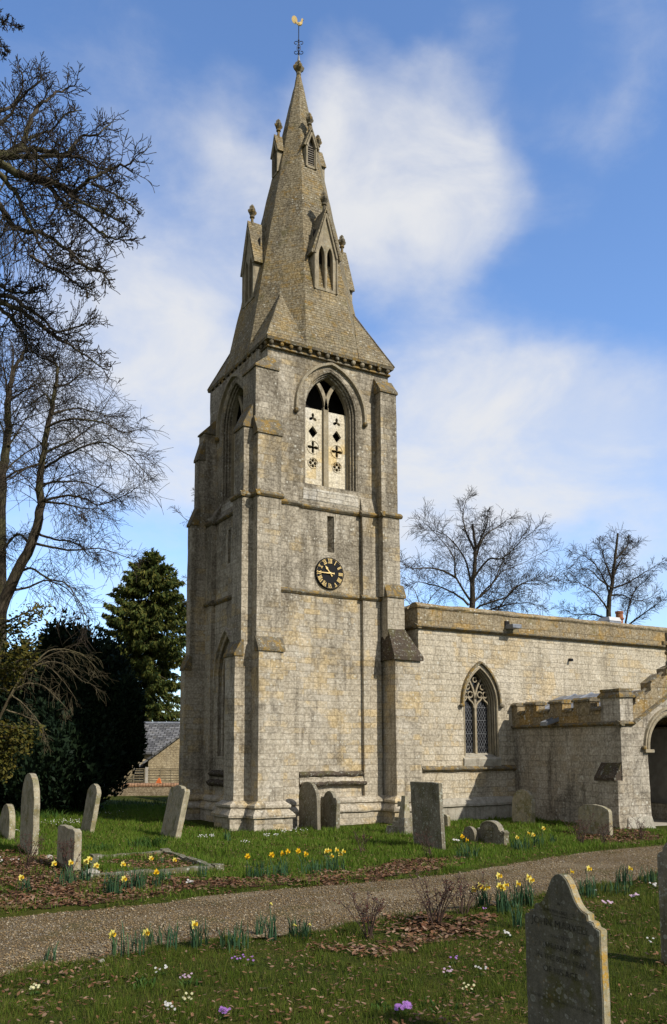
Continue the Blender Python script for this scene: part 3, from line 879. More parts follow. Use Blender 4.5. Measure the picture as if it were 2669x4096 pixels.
tf = MB(); tf.lathe([(.055, 22.78), (.075, 22.82), (.075, 22.86), (.06, 22.9), (.13, 23.0), (.155, 23.08), (.12, 23.13), (.09, 23.16), (.10, 23.2), (.05, 23.28), (.035, 23.32)], (CX, CY, 0), 16,
                    lambda a, z: 0.28*math.cos(4*a+.6) if 22.92 < z < 23.22 else 0)
tf.build('finial', M['cap'], spire)

# ------------------------------------------------------------------ weathercock
wc = empty('weathercock', (CX, CY, 23.3), 'gilded weathercock on a black iron rod with scrolls at the tip of the spire', 'weathervane')
MB().lathe([(.045, -.02), (.03, .14), (.016, .2)], (0, 0, 0), 10).build('socket', M['lead'], wc)
MB().tube([(0, 0, .12), (0, 0, 1.22)], 0.014, 8).build('rod', M['iron'], wc)
sc_ = MB()
def spiral(s, up, z):
    pts = []
    for i in range(15):
        a = math.pi*1.7*i/14; r = 0.075*(1-.55*i/14)
        pts.append((s*(0.085 - r*math.cos(a)), 0, z + up*(r*math.sin(a))))
    return pts
for s in (-1, 1):
    for (up, z) in ((1, .62), (-1, .30)):
        P_ = [(s*q[0] if False else q[0], q[1], q[2]) for q in spiral(s, up, z)]
        sc_.tube([(0, 0, z-.12*up)] + P_, 0.011, 5)
        sc_.tube([(0, 0, z-.12*up)] + [(q[1], q[0]*.9, q[2]) for q in P_], 0.011, 5)
    sc_.tube([(0, 0, .28), (s*.05, 0, .40), (s*.05, 0, .5), (0, 0, .62)], 0.010, 5)
sc_.ball((0, 0, .46), .035).ball((0, 0, .72), .03).ball((0, 0, .22), .03)
sc_.build('scrollwork', M['iron'], wc, rot=(0, 0, -YAW))
ck = MB()
tail = [(-.03+0.095*math.cos(a)*1 - .11, .155+.135*math.sin(a)+.03*math.cos(a)*-1) for a in [2*math.pi*i/20 for i in range(20)]]
tl = [(p[0]*.95, p[1]+.02) for p in tail]
ck.plate(tl, [], lambda u, v, d: (u, -.008+d, v), .016)
body = [(-.12, .10), (-.06, .02), (0, -.03), (.06, -.03), (.10, 0), (.125, .07), (.13, .15), (.155, .165), (.125, .18), (.115, .215), (.09, .20), (.075, .16), (.07, .11), (.03, .075), (-.03, .075), (-.08, .12)]
ck.plate(body, [], lambda u, v, d: (u, -.02+d, v), .04)
ck.ball((.02, 0, .03), .06, 8, (1.3, .6, .9))
ck.build('cockerel', M['gold'], wc, loc=(0, 0, 1.26), rot=(0, 0, -YAW))

# ------------------------------------------------------------------ clock
CCX, CCZ, CR = 11.515, 6.64, 0.437
clock = empty('tower_clock', (CCX, 19.52, CCZ), 'round black tower clock with gilt Roman numerals showing quarter to eleven', 'clock')
fc = lambda u, v, d: (u, -d, v)
d_ = MB(); d_.plate(disc(0, 0, CR, 48), [], fc, 0.05)
dial = d_.build('dial', M['black'], clock)
MB().tube([fc(u, v, .052) for (u, v) in disc(0, 0, CR*.975, 48)+[disc(0, 0, CR*.975, 48)[0]]], 0.009, 5).build('rim', M['black'], dial)
MB().tube([fc(u, v, .05) for (u, v) in disc(0, 0, CR*.62, 48)+[disc(0, 0, CR*.62, 48)[0]]], 0.006, 5).build('ring', M['black'], dial)
dots = MB()
for i in range(60):
    a = 2*math.pi*i/60; r = CR*.93
    s = .0062 if i % 5 else .009
    x, z = r*math.sin(a), r*math.cos(a)
    dots.plate([(x-s, z), (x, z-s), (x+s, z), (x, z+s)], [], lambda u, v, d: (u, -.050-d, v), .008)
dots.build('minute_dots', M['gold'], dial)
NUM = ['XII', 'I', 'II', 'III', 'IIII', 'V', 'VI', 'VII', 'VIII', 'IX', 'X', 'XI']
def numeral(b, txt, th):
    wds = {'I': .030, 'V': .070, 'X': .074}
    tot = sum(wds[c] for c in txt); u = -tot/2; hh = .056; r = CR*.765
    def T(a, q, d):
        x = (r+q)*math.sin(th) + a*math.cos(th); z = (r+q)*math.cos(th) - a*math.sin(th)
        return (x, -.050-d, z)
    def bar(a0, q0, a1, q1, t):
        b.plate([(a0-t, q0), (a0+t, q0), (a1+t, q1), (a1-t, q1)], [], T, .010)
    for c in txt:
        m = u + wds[c]/2
        if c == 'I': bar(m, -hh, m, hh, .0076)
        if c == 'V': bar(m-.026, hh, m+.003, -hh, .0070); bar(m+.026, hh, m+.001, -hh, .004)
        if c == 'X': bar(m-.028, hh, m+.028, -hh, .0070); bar(m+.028, hh, m-.028, -hh, .004)
        for q in (-hh, hh):
            if c == 'V' and q < 0: continue
            b.plate([(m-wds[c]/2+.001, q-.004), (m+wds[c]/2-.001, q-.004), (m+wds[c]/2-.001, q+.004), (m-wds[c]/2+.001, q+.004)], [], lambda a, q2, d: T(a, q2, d+.001), .010)
        u += wds[c]
for i, tx in enumerate(NUM):
    b = MB(); numeral(b, tx, 2*math.pi*i/12); b.build('numeral', M['gold'], dial)
def hand(th, pts, off, name):
    b = MB()
    def T(a, q, d): return (q*math.sin(th) + a*math.cos(th), -off-d, q*math.cos(th) - a*math.sin(th))
    b.plate(pts, [], T, .012); b.build(name, M['gold'], clock)
hand(R(270), [(-.013, -.10), (-.03, -.115), (0, -.13), (.03, -.115), (.013, -.10), (.016, 0), (.010, .36), (0, .40), (-.010, .36), (-.016, 0)], .075, 'minute_hand')
hand(R(322), [(-.012, -.08), (-.026, -.10), (.026, -.10), (.012, -.08), (.014, .13), (.034, .155), (.026, .18), (0, .25), (-.026, .18), (-.034, .155), (-.014, .13)], .062, 'hour_hand')
MB().ball((0, -.085, 0), .03, 10, (1, .4, 1)).build('boss', M['gold'], clock)

# ------------------------------------------------------------------ nave
nave = empty('church_nave', (0, 0, 0), 'long pale limestone church nave with a plain lichened parapet and one pointed window', 'church')
NY, NX0, NX1 = 18.95, 14.03, 34.0
WX0, WX1 = 15.59, 16.81
nb = MB()
nb.plate(rect(NX0, NX1, 0, 5.33), [opening(WX0, WX1, 1.72, 3.22, 4.26)], face_s(NY), 0.5)
nb.plate(rect(NY+.001, 27, 0, 5.33), [], face_w(NX0+.001), 0.4)
nb.plate(rect(NX0, NX1, 0, 5.3), [], face_n(27), 0.3)
nb.plate(rect(NY, 27, 0, 5.3), [], face_e(NX1), 0.3)
nb.build('wall', M['nave'], nave, jitter=0.01)
pp = MB(); pp.box(NX0-.06, NX1, NY-.08, NY+.30, 5.36, 5.84); pp.box(NX0-.06, NX0+.3, NY+.30, 26.9, 5.36, 5.84)
par = pp.build('parapet', M['parapet'], nave, jitter=0.012)
pc = MB()
pc.plate([(NY-.10, 5.83), (NY-.12, 5.87), (NY-.02, 5.97), (NY+.16, 5.97), (NY+.34, 5.83)], [], lambda u, v, d: (NX0-.09+d, u, v), NX1-NX0)
pc.plate([(NX0-.10, 5.83), (NX0-.12, 5.87), (NX0, 5.965), (NX0+.18, 5.965), (NX0+.32, 5.83)], [], lambda u, v, d: (u, NY+.34+d, v), 7.6)
pc.build('coping', M['parapet'], par, jitter=0.03, cut=.2)
st = joined([string_s(NX0-.12, NX1, NY, 5.37, 0.12, 0.13), string_w(NY-.1, 27, NX0, 5.37, .12, .13)])
st.build('string_course', M['cap'], nave, jitter=0.01)
joined([string_s(NX0+.02, 17.75, NY, 1.455, 0.13, 0.10)]).build('string_course', M['cap'], nave, jitter=0.014)
np_ = MB()
np_.plate([(NY+.1, -.1), (NY-.10, -.1), (NY-.10, .34), (NY-.15, .38), (NY-.15, .44), (NY-.06, .56), (NY-.03, .60), (NY+.1, .62)], [], lambda u, v, d: (NX0+d, u, v), 3.9)
np_.build('plinth', M['lime'], nave, jitter=0.02)
MB().box(NX0+.3, NX1-.3, NY+.3, 26.8, 5.2, 5.42).build('roof', M['lead'], nave)
# spout through the parapet
b = MB(); q = hit_y(1178, 1452, NY-.09)
b.box(q.x-.07, q.x+.09, NY-.115, NY-.03, q.z-.05, q.z+.10); b.build('drain_hole', M['dark'], par)
b = MB(); b.box(q.x-.06, q.x+.28, NY-.42, NY-.08, q.z-.14, q.z-.02); b.build('spout', M['lead'], par, bevel=.02)
b = MB(); q = hit_y(1323, 1534, NY); b.tube([(q.x, NY+.02, q.z), (q.x, NY-.14, q.z-.02)], .045, 8); b.build('vent_pipe', M['iron'], nave)
# window
hd = MB(); hd.sweep([(15.50, 3.20)] + arch(15.50, 16.90, 3.24, 4.42, 14) + [(16.90, 3.20)], 0.042, 0.08, face_s(NY))
nw = hd.build('window', M['cap'], nave, jitter=0.006, label='two-light pointed window with diamond leaded panes')
for s in (15.50, 16.90):
    MB().ball((s + (.03 if s > 16 else -.03), NY-.07, 3.17), .075, 8, (1.2, .8, .8)).build('label_stop', M['cap'], nw)
MC = 16.2
od = MB()
for (o, dd, rr) in ((0.0, .01, .03), (-.035, .075, .028), (-.06, .15, .026), (-.085, .22, .024)):
    p = [(WX0-o, 1.76)] + arch(WX0-o, WX1+o, 3.22, 4.26+o, 12) + [(WX1+o, 1.76)]
    od.tube([(u, NY+dd, v) for (u, v) in p], rr, 6)
od.plate(opening(WX0-.05, WX1+.05, 1.7, 3.22, 4.32), [opening(WX0+.095, WX1-.095, 1.80, 3.22, 4.15)], face_s(NY+.24), .1)
od.build('jamb', M['dress'], nw)
MB().plate([(NY+.30, 1.83), (NY-.02, 1.70), (NY-.05, 1.66), (NY-.03, 1.47), (NY+.3, 1.47)], [], lambda u, v, d: (WX0-.06+d, u, v), WX1-WX0+.12).build('sill', M['lime'], nw, jitter=.005)
MB().plate(opening(WX0+.05, WX1-.05, 1.74, 3.22, 4.18), [], face_s(NY+.33), .02).build('glass', M['glass'], nw)
tr = MB()
f = face_s(NY+.235)
tr.box(MC-.035, MC+.035, NY+.23, NY+.34, 1.75, 3.36)
hw = .515
for s in (-1, 1):
    rr = 1.02
    arc = [(MC + s*rr*(1-math.cos(.95*i/10)), 3.30 + rr*math.sin(.95*i/10)) for i in range(11)]
    tr.sweep(arc if s < 0 else arc[::-1], .026, -.09, f)
    # ogee head of each light
    c = MC + s*.275
    for q in (-1, 1):
        og = [(c + q*.235, 3.12), (c + q*.225, 3.20), (c + q*.17, 3.28), (c + q*.08, 3.34), (c + q*.02, 3.42), (c, 3.50)]
        tr.sweep(og if q < 0 else og[::-1], .020, -.08, f)
        ring = disc(c + q*.10, 3.50, .085, 14); tr.sweep(ring + [ring[0], ring[1]], .017, -.075, f)
    ring = disc(c, 3.72 if True else 0, .075, 12); tr.sweep(ring + [ring[0], ring[1]], .016, -.075, f)
ring = disc(MC, 3.93, .07, 12); tr.sweep(ring + [ring[0], ring[1]], .015, -.07, f)
tr.build('tracery', M['dress'], nw)
ld = MB()
for (x0, x1) in ((MC-.515, MC-.035), (MC+.035, MC+.515)):
    z0, z1 = 1.82, 3.45
    k = 1.75
    n0 = -30
    for i in range(-40, 60):
        for s in (-1, 1):
            # line z = z0 + s*k*(x-x0) + i*.165
            pts = []
            for x in (x0, x1):
                pts.append((x, z0 + s*k*(x-x0) + i*.165))
            (xa, za), (xb, zb) = pts
            def clip(zc):
                return xa + (zc-za)*(xb-xa)/(zb-za)
            if max(za, zb) < z0 or min(za, zb) > z1: continue
            P2 = []
            for (x, z) in pts:
                if z < z0: P2.append((clip(z0), z0))
                elif z > z1: P2.append((clip(z1), z1))
                else: P2.append((x, z))
            if math.hypot(P2[0][0]-P2[1][0], P2[0][1]-P2[1][1]) < .03: continue
            ld.tube([(P2[0][0], NY+.325, P2[0][1]), (P2[1][0], NY+.325, P2[1][1])], .0055, 3, cap=False)
    for z in (2.0, 2.38, 2.76, 3.14):
        ld.tube([(x0, NY+.322, z), (x1, NY+.322, z)], .008, 4)
ld.build('leading', M['came'], nw)

# chimney behind the nave roof
q = at_depth(1441, 1447, 36)
ch = empty('chimney_pot', (q.x, q.y, 5.4), 'terracotta chimney pot just showing over the nave parapet', 'chimney pot')
MB().box(-.35, .35, -.35, .35, 0, q.z-5.4-.1).build('stack', M['nave'], ch)
MB().lathe([(.14, -.12), (.14, .1), (.19, .12), (.19, .17), (.15, .19), (.145, .36), (.17, .38), (.17, .46), (.12, .46), (.11, .3)], (0, 0, q.z-5.4), 14).build('pot', M['terracotta'], ch)
q2 = at_depth(1417, 1446, 34)
sh = empty('roof_skylight', (q2.x, q2.y, 5.42), 'small white hatch on the nave roof beside the chimney pot', 'roof hatch')
b = MB(); b.box(-.32, .32, -.3, .3, 0, q2.z-5.42); sk = b.build('upstand', M['lead'], sh)
MB().frustum((-.34, .34, -.32, .32, q2.z-5.42), (-.3, .3, -.25, .25, q2.z-5.42+.16)).build('lid', M['white'], sh)

# ------------------------------------------------------------------ porch
porch = empty('church_porch', (17.02, 14.73, 0), 'battlemented stone church porch with a wide dark arch', 'porch', rot=(0, 0, R(-5.2)))
PW, PD = 3.7, 4.4
fs_ = face_s(0.0)
AX0, AX1 = .88, 2.82
b = MB()
b.plate([(0, 0), (AX0+.0, 0)] + [(AX0-.03, 1.90)] + arch(AX0-.03, AX1+.03, 1.98, 2.86, 14)[1:-1] + [(AX1+.03, 1.90), (AX1, 0), (PW, 0), (PW, 2.55), (PW/2, 3.52), (0, 2.55)], [], fs_, .45)
b.plate(rect(.452, PD, 0, 2.55), [], face_w(0.0), .4)
b.plate(rect(.452, PD, 0, 2.55), [], face_e(PW), .4)
pwall = b.build('wall', M['porch'], porch, jitter=.012)
# arch mouldings
am = MB()
for (o, dd, rr) in ((.0, -.015, .05), (-.06, .09, .045)):
    p = [(AX0-.03-o, 1.92)] + arch(AX0-.03-o, AX1+.03+o, 1.98, 2.86+o, 14) + [(AX1+.03+o, 1.92)]
    am.tube([(u, dd, v) for (u, v) in p], rr, 8)
pp_ = [(AX0-.13, 1.94)] + arch(AX0-.13, AX1+.13, 1.98, 3.0, 14) + [(AX1+.13, 1.94)]
am.sweep(pp_, .035, .06, fs_)
am.build('arch_moulding', M['dress'], porch)
for x in (AX0, AX1):
    s = 1 if x < 1.5 else -1
    MB().box(min(x-.16*s, x+.13*s), max(x-.16*s, x+.13*s), -.07, .3, 1.86, 1.94).build('impost', M['dress'], porch, bevel=.01)
    MB().ball((x-.19*s, -.05, 1.98), .06, 8).build('label_stop', M['cap'], porch)
# gable parapet following the slope, stepped merlons
gs = 0.545
def gz(x): return 2.63 + gs*(min(x, PW-x) - .38) if min(x, PW-x) > .38 else 2.63
gp = MB()
outl = [(.0, 2.5)]
top = [(.38, 3.0), (.50, 3.06), (.50, 3.22), (.80, 3.42), (.80, 3.27), (1.03, 3.42), (1.03, 3.62), (1.40, 3.86), (1.40, 3.70), (1.60, 3.84), (1.60, 4.0), (1.85, 4.10)]
top = top + [(PW-p[0], p[1]) for p in reversed(top[:-1])]
gp.plate([(.30, 2.60), (.30, 3.0)] + top + [(PW-.30, 3.0), (PW-.30, 2.60), (PW/2, 3.50)], [], face_s(-.03), .34)
gpo = gp.build('gable_parapet', M['parapet'], porch, jitter=.012)
gs_ = MB()
gs_.sweep([(.37, 2.60), (PW/2, 3.46)], .045, .10, face_s(-.02))
gs_.sweep([(PW/2, 3.46), (PW-.37, 2.60)], .045, .10, face_s(-.02))
gs_.build('string_course', M['cap'], porch, jitter=.008)
for (a, c) in (((.48, 3.24), (.82, 3.45)), ((1.01, 3.64), (1.42, 3.89)), ((1.58, 4.02), (1.85, 4.13))):
    for q in ((a, c), ((PW-c[0], c[1]), (PW-a[0], a[1]))):
        MB().sweep(list(q), .03, .05, face_s(-.03)).build('coping', M['cap'], gpo, jitter=.008)
# corner piers with caps
for (x0, x1) in ((-.04, .38), (PW-.38, PW+.04)):
    b = MB(); b.box(x0, x1, -.05, .62, 2.60, 3.24)
    pr = b.build('corner_pier', M['porch'], porch, jitter=.01)
    b = MB(); b.frustum((x0-.05, x1+.05, -.10, .67, 3.22), (x0-.05, x1+.05, -.10, .67, 3.28)); b.frustum((x0-.05, x1+.05, -.10, .67, 3.28), (x0+.01, x1-.01, -.03, .60, 3.37)); b.box(x0-.01, x1+.01, -.05, .62, 3.37, 3.44)
    b.build('coping', M['cap'], pr, jitter=.014)
# battlemented side walls
for s in (0, 1):
    X = 0 if s == 0 else PW
    T = (lambda u, v, d: (-.04+d, u, v)) if s == 0 else (lambda u, v, d: (PW+.04-d, u, v))
    zt, zl = 3.20, 2.96
    out = [(.62, 2.62), (.62, zl)]
    for (a, c) in ((.98, 1.62), (2.05, 2.56), (3.12, 3.62)):
        out += [(a, zl), (a, zt), (c, zt), (c, zl)]
    out += [(PD-.42, zl), (PD-.42, zt), (PD, zt), (PD, 2.62)]
    b = MB(); b.plate(out, [], T, .30)
    ba = b.build('battlement', M['porch' if False else 'parapet'], porch, jitter=.012)
    b = MB()
    for (a, c, z) in ((.60, .96, zl), (1.66, 2.02, zl), (2.60, 3.08, zl), (3.66, PD-.45, zl), (.95, 1.65, zt), (2.02, 2.59, zt), (3.09, 3.65, zt), (PD-.44, PD, zt)):
        x0, x1 = (-.085, .30) if s == 0 else (PW-.30, PW+.085)
        b.frustum((x0, x1, a, c, z-.03), (x0, x1, a, c, z+.02)); b.frustum((x0, x1, a, c, z+.02), (x0+.08, x1-.08, a+.01, c-.01, z+.075))
    b.build('coping', M['cap'], ba, jitter=.012)
b = MB()
b.plate([(.05, 2.52), (-.04, 2.52), (-.10, 2.57), (-.10, 2.60), (0, 2.65), (.05, 2.65)], [], lambda u, v, d: (u, .0-.1+d, v), PD+.1)
b.plate([(PW-.05, 2.52), (PW+.04, 2.52), (PW+.10, 2.57), (PW+.10, 2.60), (PW, 2.65), (PW-.05, 2.65)], [], lambda u, v, d: (u, -.1+d, v), PD+.1)
b.plate([(.05, 2.521), (-.04, 2.521), (-.10, 2.572), (-.10, 2.602), (0, 2.652), (.05, 2.652)], [], lambda u, v, d: (-.1+d, u, v), .50)
b.build('string_course', M['cap'], porch, jitter=.010)
# small buttress against the west wall, its south side flush with the front
b = MB(); b.box(-.19, .05, -.02, .66, 0, 1.18); bb = b.build('buttress', M['porch'], porch, jitter=.016)
b = MB(); b.plate([(-.25, 1.17), (-.25, 1.24), (.0, 1.62), (.06, 1.62), (.06, 1.17)], [], lambda u, v, d: (u, .02+d, v), .70)
b.build('coping', M['mossy'], bb, jitter=.025, cut=.14)
# foot of the jamb, roof, floor, inside
MB().frustum((.0, AX0+.02, -.10, .2, 0), (.1, AX0-.02, -.02, .2, .30)).build('plinth', M['lime'], porch, jitter=.02)
rf = MB()
for (xa, xb) in ((.30, PW/2), (PW-.30, PW/2)):
    za, zb = 2.92, 3.52
    rf.add([(xa, .3, za), (xb, .3, zb), (xb, PD-.05, zb), (xa, PD-.05, za), (xa, .3, za-.08), (xb, .3, zb-.08), (xb, PD-.05, zb-.08), (xa, PD-.05, za-.08)],
           [(0,1,2,3),(4,7,6,5),(0,4,5,1),(1,5,6,2),(2,6,7,3),(3,7,4,0)])
roof = rf.build('roof', M['lead'], porch)
for yy in (.9, 1.6, 2.3, 3.0, 3.7):
    MB().tube([(.33, yy, 2.95), (PW/2, yy, 3.545), (PW-.33, yy, 2.95)], .03, 6).build('roof_roll', M['lead'], roof)
MB().box(.41, PW-.41, .46, PD-.3, -.05, .02).build('floor', M['concrete'], porch)
b = MB(); b.box(.405, .43, .46, PD-.3, .02, 2.5); b.box(PW-.43, PW-.405, .46, PD-.3, .02, 2.5); b.box(.43, PW-.43, PD-.34, PD-.3, .02, 2.8); b.build('inner_wall', M['plaster'], porch)
b = MB(); b.box(.43, .80, .6, PD-.35, .02, .45); b.box(PW-.80, PW-.43, .6, PD-.35, .02, .45); b.build('bench', M['porch'], porch)
MB().box(1.3, 2.4, PD-.36, PD-.342, .02, 2.1).build('door', M['bark'], porch)
# lead chute through the battlement
b = MB(); b.add([(-.46, 2.20, 2.57), (.05, 2.20, 2.72), (.05, 2.46, 2.72), (-.46, 2.46, 2.57), (-.46, 2.20, 2.67), (.05, 2.20, 2.84), (.05, 2.46, 2.84), (-.46, 2.46, 2.67)],
                [(0,3,2,1),(0,1,5,4),(2,3,7,6),(1,2,6,5),(0,4,7,3)])
b.build('spout', M['lead'], porch)
# gable cross
gx = MB()
gx.lathe([(.09, 0), (.09, .12), (.06, .16), (.055, .30), (.10, .33), (.10, .38), (.06, .42)], (1.85, .12, 4.06), 8)
gx.box(1.80, 1.90, .08, .16, 4.44, 4.95); gx.box(1.66, 2.04, .081, .159, 4.62, 4.72)
gx.build('finial', M['cap'], porch, jitter=.01)
#PART3
# ------------------------------------------------------------------ ground
def poly_ground(pts): return [ground_at(*p) for p in pts]
near_edge = [(-260, 2330), (-60, 2285), (0, 2265), (75, 2250), (150, 2235), (280, 2218), (450, 2188), (625, 2176), (775, 2157), (850, 2142), (976, 2126), (1100, 2110), (1226, 2086), (1350, 2066), (1551, 2031), (1750, 1998), (1950, 1975)]
far_edge = [(-260, 2165), (-60, 2140), (0, 2130), (125, 2120), (225, 2114), (350, 2100), (500, 2080), (640, 2068), (775, 2058), (976, 2040), (1056, 2030), (1176, 2010), (1326, 1986), (1440, 1973), (1551, 1964), (1750, 1950), (1950, 1938)]
def smooth_line(pts, n=140):
    P = [ground_at(*p) for p in pts]
    out = []
    for i in range(n):
        t = i/(n-1)*(len(P)-1); k = min(int(t), len(P)-2); f = t-k
        out.append(P[k].lerp(P[k+1], f))
    return out
NE, FE = smooth_line(near_edge), smooth_line(far_edge)
NEa = np.array([(p.x, p.y) for p in NE]); FEa = np.array([(p.x, p.y) for p in FE])
def side(P, line):
    """signed distance-ish of points to a polyline: >0 on the far (left-hand) side"""
    d = ((P[:, None, 0]-line[None, :, 0])**2 + (P[:, None, 1]-line[None, :, 1])**2)
    k = np.clip(np.argmin(d, axis=1), 0, len(line)-2)
    a = line[k]; b = line[k+1]; e = b-a
    L = np.hypot(e[:, 0], e[:, 1])+1e-9
    return (e[:, 0]*(P[:, 1]-a[:, 1]) - e[:, 1]*(P[:, 0]-a[:, 0]))/L
def chunk(fn, P, n=20000):
    return np.concatenate([fn(P[i:i+n]) for i in range(0, len(P), n)]) if len(P) else np.zeros(0)
def d_near(P): return chunk(lambda q: side(q, NEa), P)     # >0 beyond the near edge
def d_far(P): return chunk(lambda q: side(q, FEa), P)      # >0 beyond the far edge
def hgt(x, y):
    return 0.05*mnoise.noise(Vector((x*.35, y*.35, 1.7))) + 0.03*mnoise.noise(Vector((x*1.1, y*1.1, 5.2)))
def fade(x, y):
    """the turf is level against the walls and the path"""
    return 1.0
gx0, gx1, gy0, gy1, gn = -6., 26., 0.5, 26., 0.25
nx, ny = int((gx1-gx0)/gn)+1, int((gy1-gy0)/gn)+1
GX, GY = np.meshgrid(np.linspace(gx0, gx1, nx), np.linspace(gy0, gy1, ny))
gp2 = np.stack([GX.ravel(), GY.ravel()], 1)
dn, df = d_near(gp2), d_far(gp2)
onpath = (dn > -.02) & (df < .02)
GZ = np.array([hgt(x, y) for x, y in gp2])
edge = np.minimum(np.abs(dn), np.abs(df))
bank = np.where(onpath, -0.07, 0.0 + 0.03*np.clip(1-edge/.5, 0, 1))
m_ = np.clip(np.minimum.reduce([gp2[:, 0]-gx0, gx1-gp2[:, 0], gp2[:, 1]-gy0, gy1-gp2[:, 1]])/2, 0, 1)
GZ = np.where(onpath, bank, GZ*np.clip(edge/.5, 0.15, 1) + bank)*m_
idx = np.arange(nx*ny).reshape(ny, nx)
F_ = np.stack([idx[:-1, :-1], idx[:-1, 1:], idx[1:, 1:], idx[1:, :-1]], -1).reshape(-1, 4)
V_ = np.column_stack([gp2, GZ])
o = 700.
nv = len(V_)
ring = [(gx0, gy0), (gx1, gy0), (gx1, gy1), (gx0, gy1)]
gi = [idx[0, :], idx[:, -1], idx[-1, ::-1], idx[::-1, 0]]
big = np.array([(-o, -o, 0), (o, -o, 0), (o, o, 0), (-o, o, 0)])
Vg = np.vstack([V_, big]); Fg = [tuple(f) for f in F_]
for s in range(4):
    g = gi[s]; A, B = nv+s, nv+(s+1) % 4
    n = len(g)
    for i in range(n-1):
        Fg.append((g[i], g[i+1], B if i >= n//2 else A, A if i >= n//2 else A))
Fg2 = [f if len(set(f)) == 4 else None for f in Fg]
me = bpy.data.meshes.new('ground')
fl = []
for s in range(4):
    g = list(map(int, gi[s])); A, B = nv+s, nv+(s+1) % 4
    h2 = len(g)//2
    fl += [(A, g[i+1], g[i]) if i < h2 else (B, g[i+1], g[i]) for i in range(len(g)-1)]
    fl.append((A, B, g[h2]))
me.from_pydata([tuple(map(float, v)) for v in Vg], [], [tuple(map(int, f)) for f in F_] + fl)
bm = bmesh.new(); bm.from_mesh(me); bmesh.ops.recalc_face_normals(bm, faces=bm.faces); bm.to_mesh(me); bm.free()
if me.polygons[0].normal.z < 0: me.flip_normals()
for p in me.polygons: p.use_smooth = True
me.materials.append(M['ground'])
go = bpy.data.objects.new('ground', me); COL.objects.link(go); tag(go, 'mown churchyard turf', None, None, 'structure')
from mathutils.bvhtree import BVHTree
_bv = BVHTree.FromPolygons([tuple(map(float, v)) for v in V_], [tuple(map(int, f)) for f in F_])
def gz(x, y):
    h = _bv.ray_cast(Vector((x, y, 3)), Vector((0, 0, -1)))
    return h[0].z if h[0] else 0.0
_zi = GZ.reshape(ny, nx)
def gz_arr(P):
    fx = np.clip((P[:, 0]-gx0)/(gx1-gx0)*(nx-1), 0, nx-1.001); fy = np.clip((P[:, 1]-gy0)/(gy1-gy0)*(ny-1), 0, ny-1.001)
    ix, iy = fx.astype(int), fy.astype(int); a, b = fx-ix, fy-iy
    z = _zi[iy, ix]*(1-a)*(1-b) + _zi[iy, ix+1]*a*(1-b) + _zi[iy+1, ix]*(1-a)*b + _zi[iy+1, ix+1]*a*b
    ins = (P[:, 0] > gx0) & (P[:, 0] < gx1) & (P[:, 1] > gy0) & (P[:, 1] < gy1)
    return np.where(ins, z, 0)

# gravel path: its own sheet with ragged edges, lying in the shallow tray of the turf
pv = []; pf = []
W = 7
for i in range(len(NE)):
    a, b = NE[i], FE[i]
    t = (b-a).normalized()
    a2 = a - t*(.04+.07*mnoise.noise(Vector((a.x*2.3, a.y*2.3, 0)))); b2 = b + t*(.05+.10*mnoise.noise(Vector((b.x*2.1, b.y*2.1, 3))))
    for j in range(W):
        p = a2.lerp(b2, j/(W-1))
        z = -0.018 + .012*math.sin(math.pi*j/(W-1)) + .008*mnoise.noise(Vector((p.x, p.y, 8)))
        if j in (0, W-1): z = -.01
        pv.append((p.x, p.y, z))
for i in range(len(NE)-1):
    for j in range(W-1):
        pf.append((i*W+j, (i+1)*W+j, (i+1)*W+j+1, i*W+j+1))
path = np_mesh('path', np.array(pv), np.array(pf), M['gravel'], smooth=True); tag(path, 'pale gravel path crossing the churchyard', None, None, 'structure')

def in_view(P, near=4.0, far=34., m=0.03):
    d = P[:, 0]*FH.x + P[:, 1]*FH.y
    s = P[:, 0]*RT.x + P[:, 1]*RT.y
    xs = PX0 + FL*s/np.maximum(d, .1)
    return (d > near) & (d < far) & (xs > -60) & (xs < 1612)
def sample_ground(n, near, far, power=1.6):
    """random points in the wedge seen, denser near"""
    u = rng.random(n)
    d = (near**(2-power) + u*(far**(2-power)-near**(2-power)))**(1/(2-power))
    xs = -70 + rng.random(n)*1700
    s = (xs-PX0)/FL*d
    return np.column_stack([FH.x*d + RT.x*s, FH.y*d + RT.y*s]), d
BUILT = [(8.5, 14.2, 18.7, 23.6), (13.9, 34., 18.8, 27.)]
def clear_of_church(P):
    ok = np.ones(len(P), bool)
    for (x0, x1, y0, y1) in BUILT:
        ok &= ~((P[:, 0] > x0) & (P[:, 0] < x1) & (P[:, 1] > y0) & (P[:, 1] < y1))
    lx = (P[:, 0]-17.02)*math.cos(R(5.2)) - (P[:, 1]-14.73)*math.sin(R(5.2)); ly = (P[:, 0]-17.02)*math.sin(R(5.2)) + (P[:, 1]-14.73)*math.cos(R(5.2))
    ok &= ~((lx > -.2) & (ly > -.12) & (lx < 4))
    ok &= ~((lx > .5) & (ly > -1.3) & (lx < 3.2))
    return ok
def nz(P, s, o=0.0):
    return np.array([mnoise.noise(Vector((x*s, y*s, o))) for x, y in P])

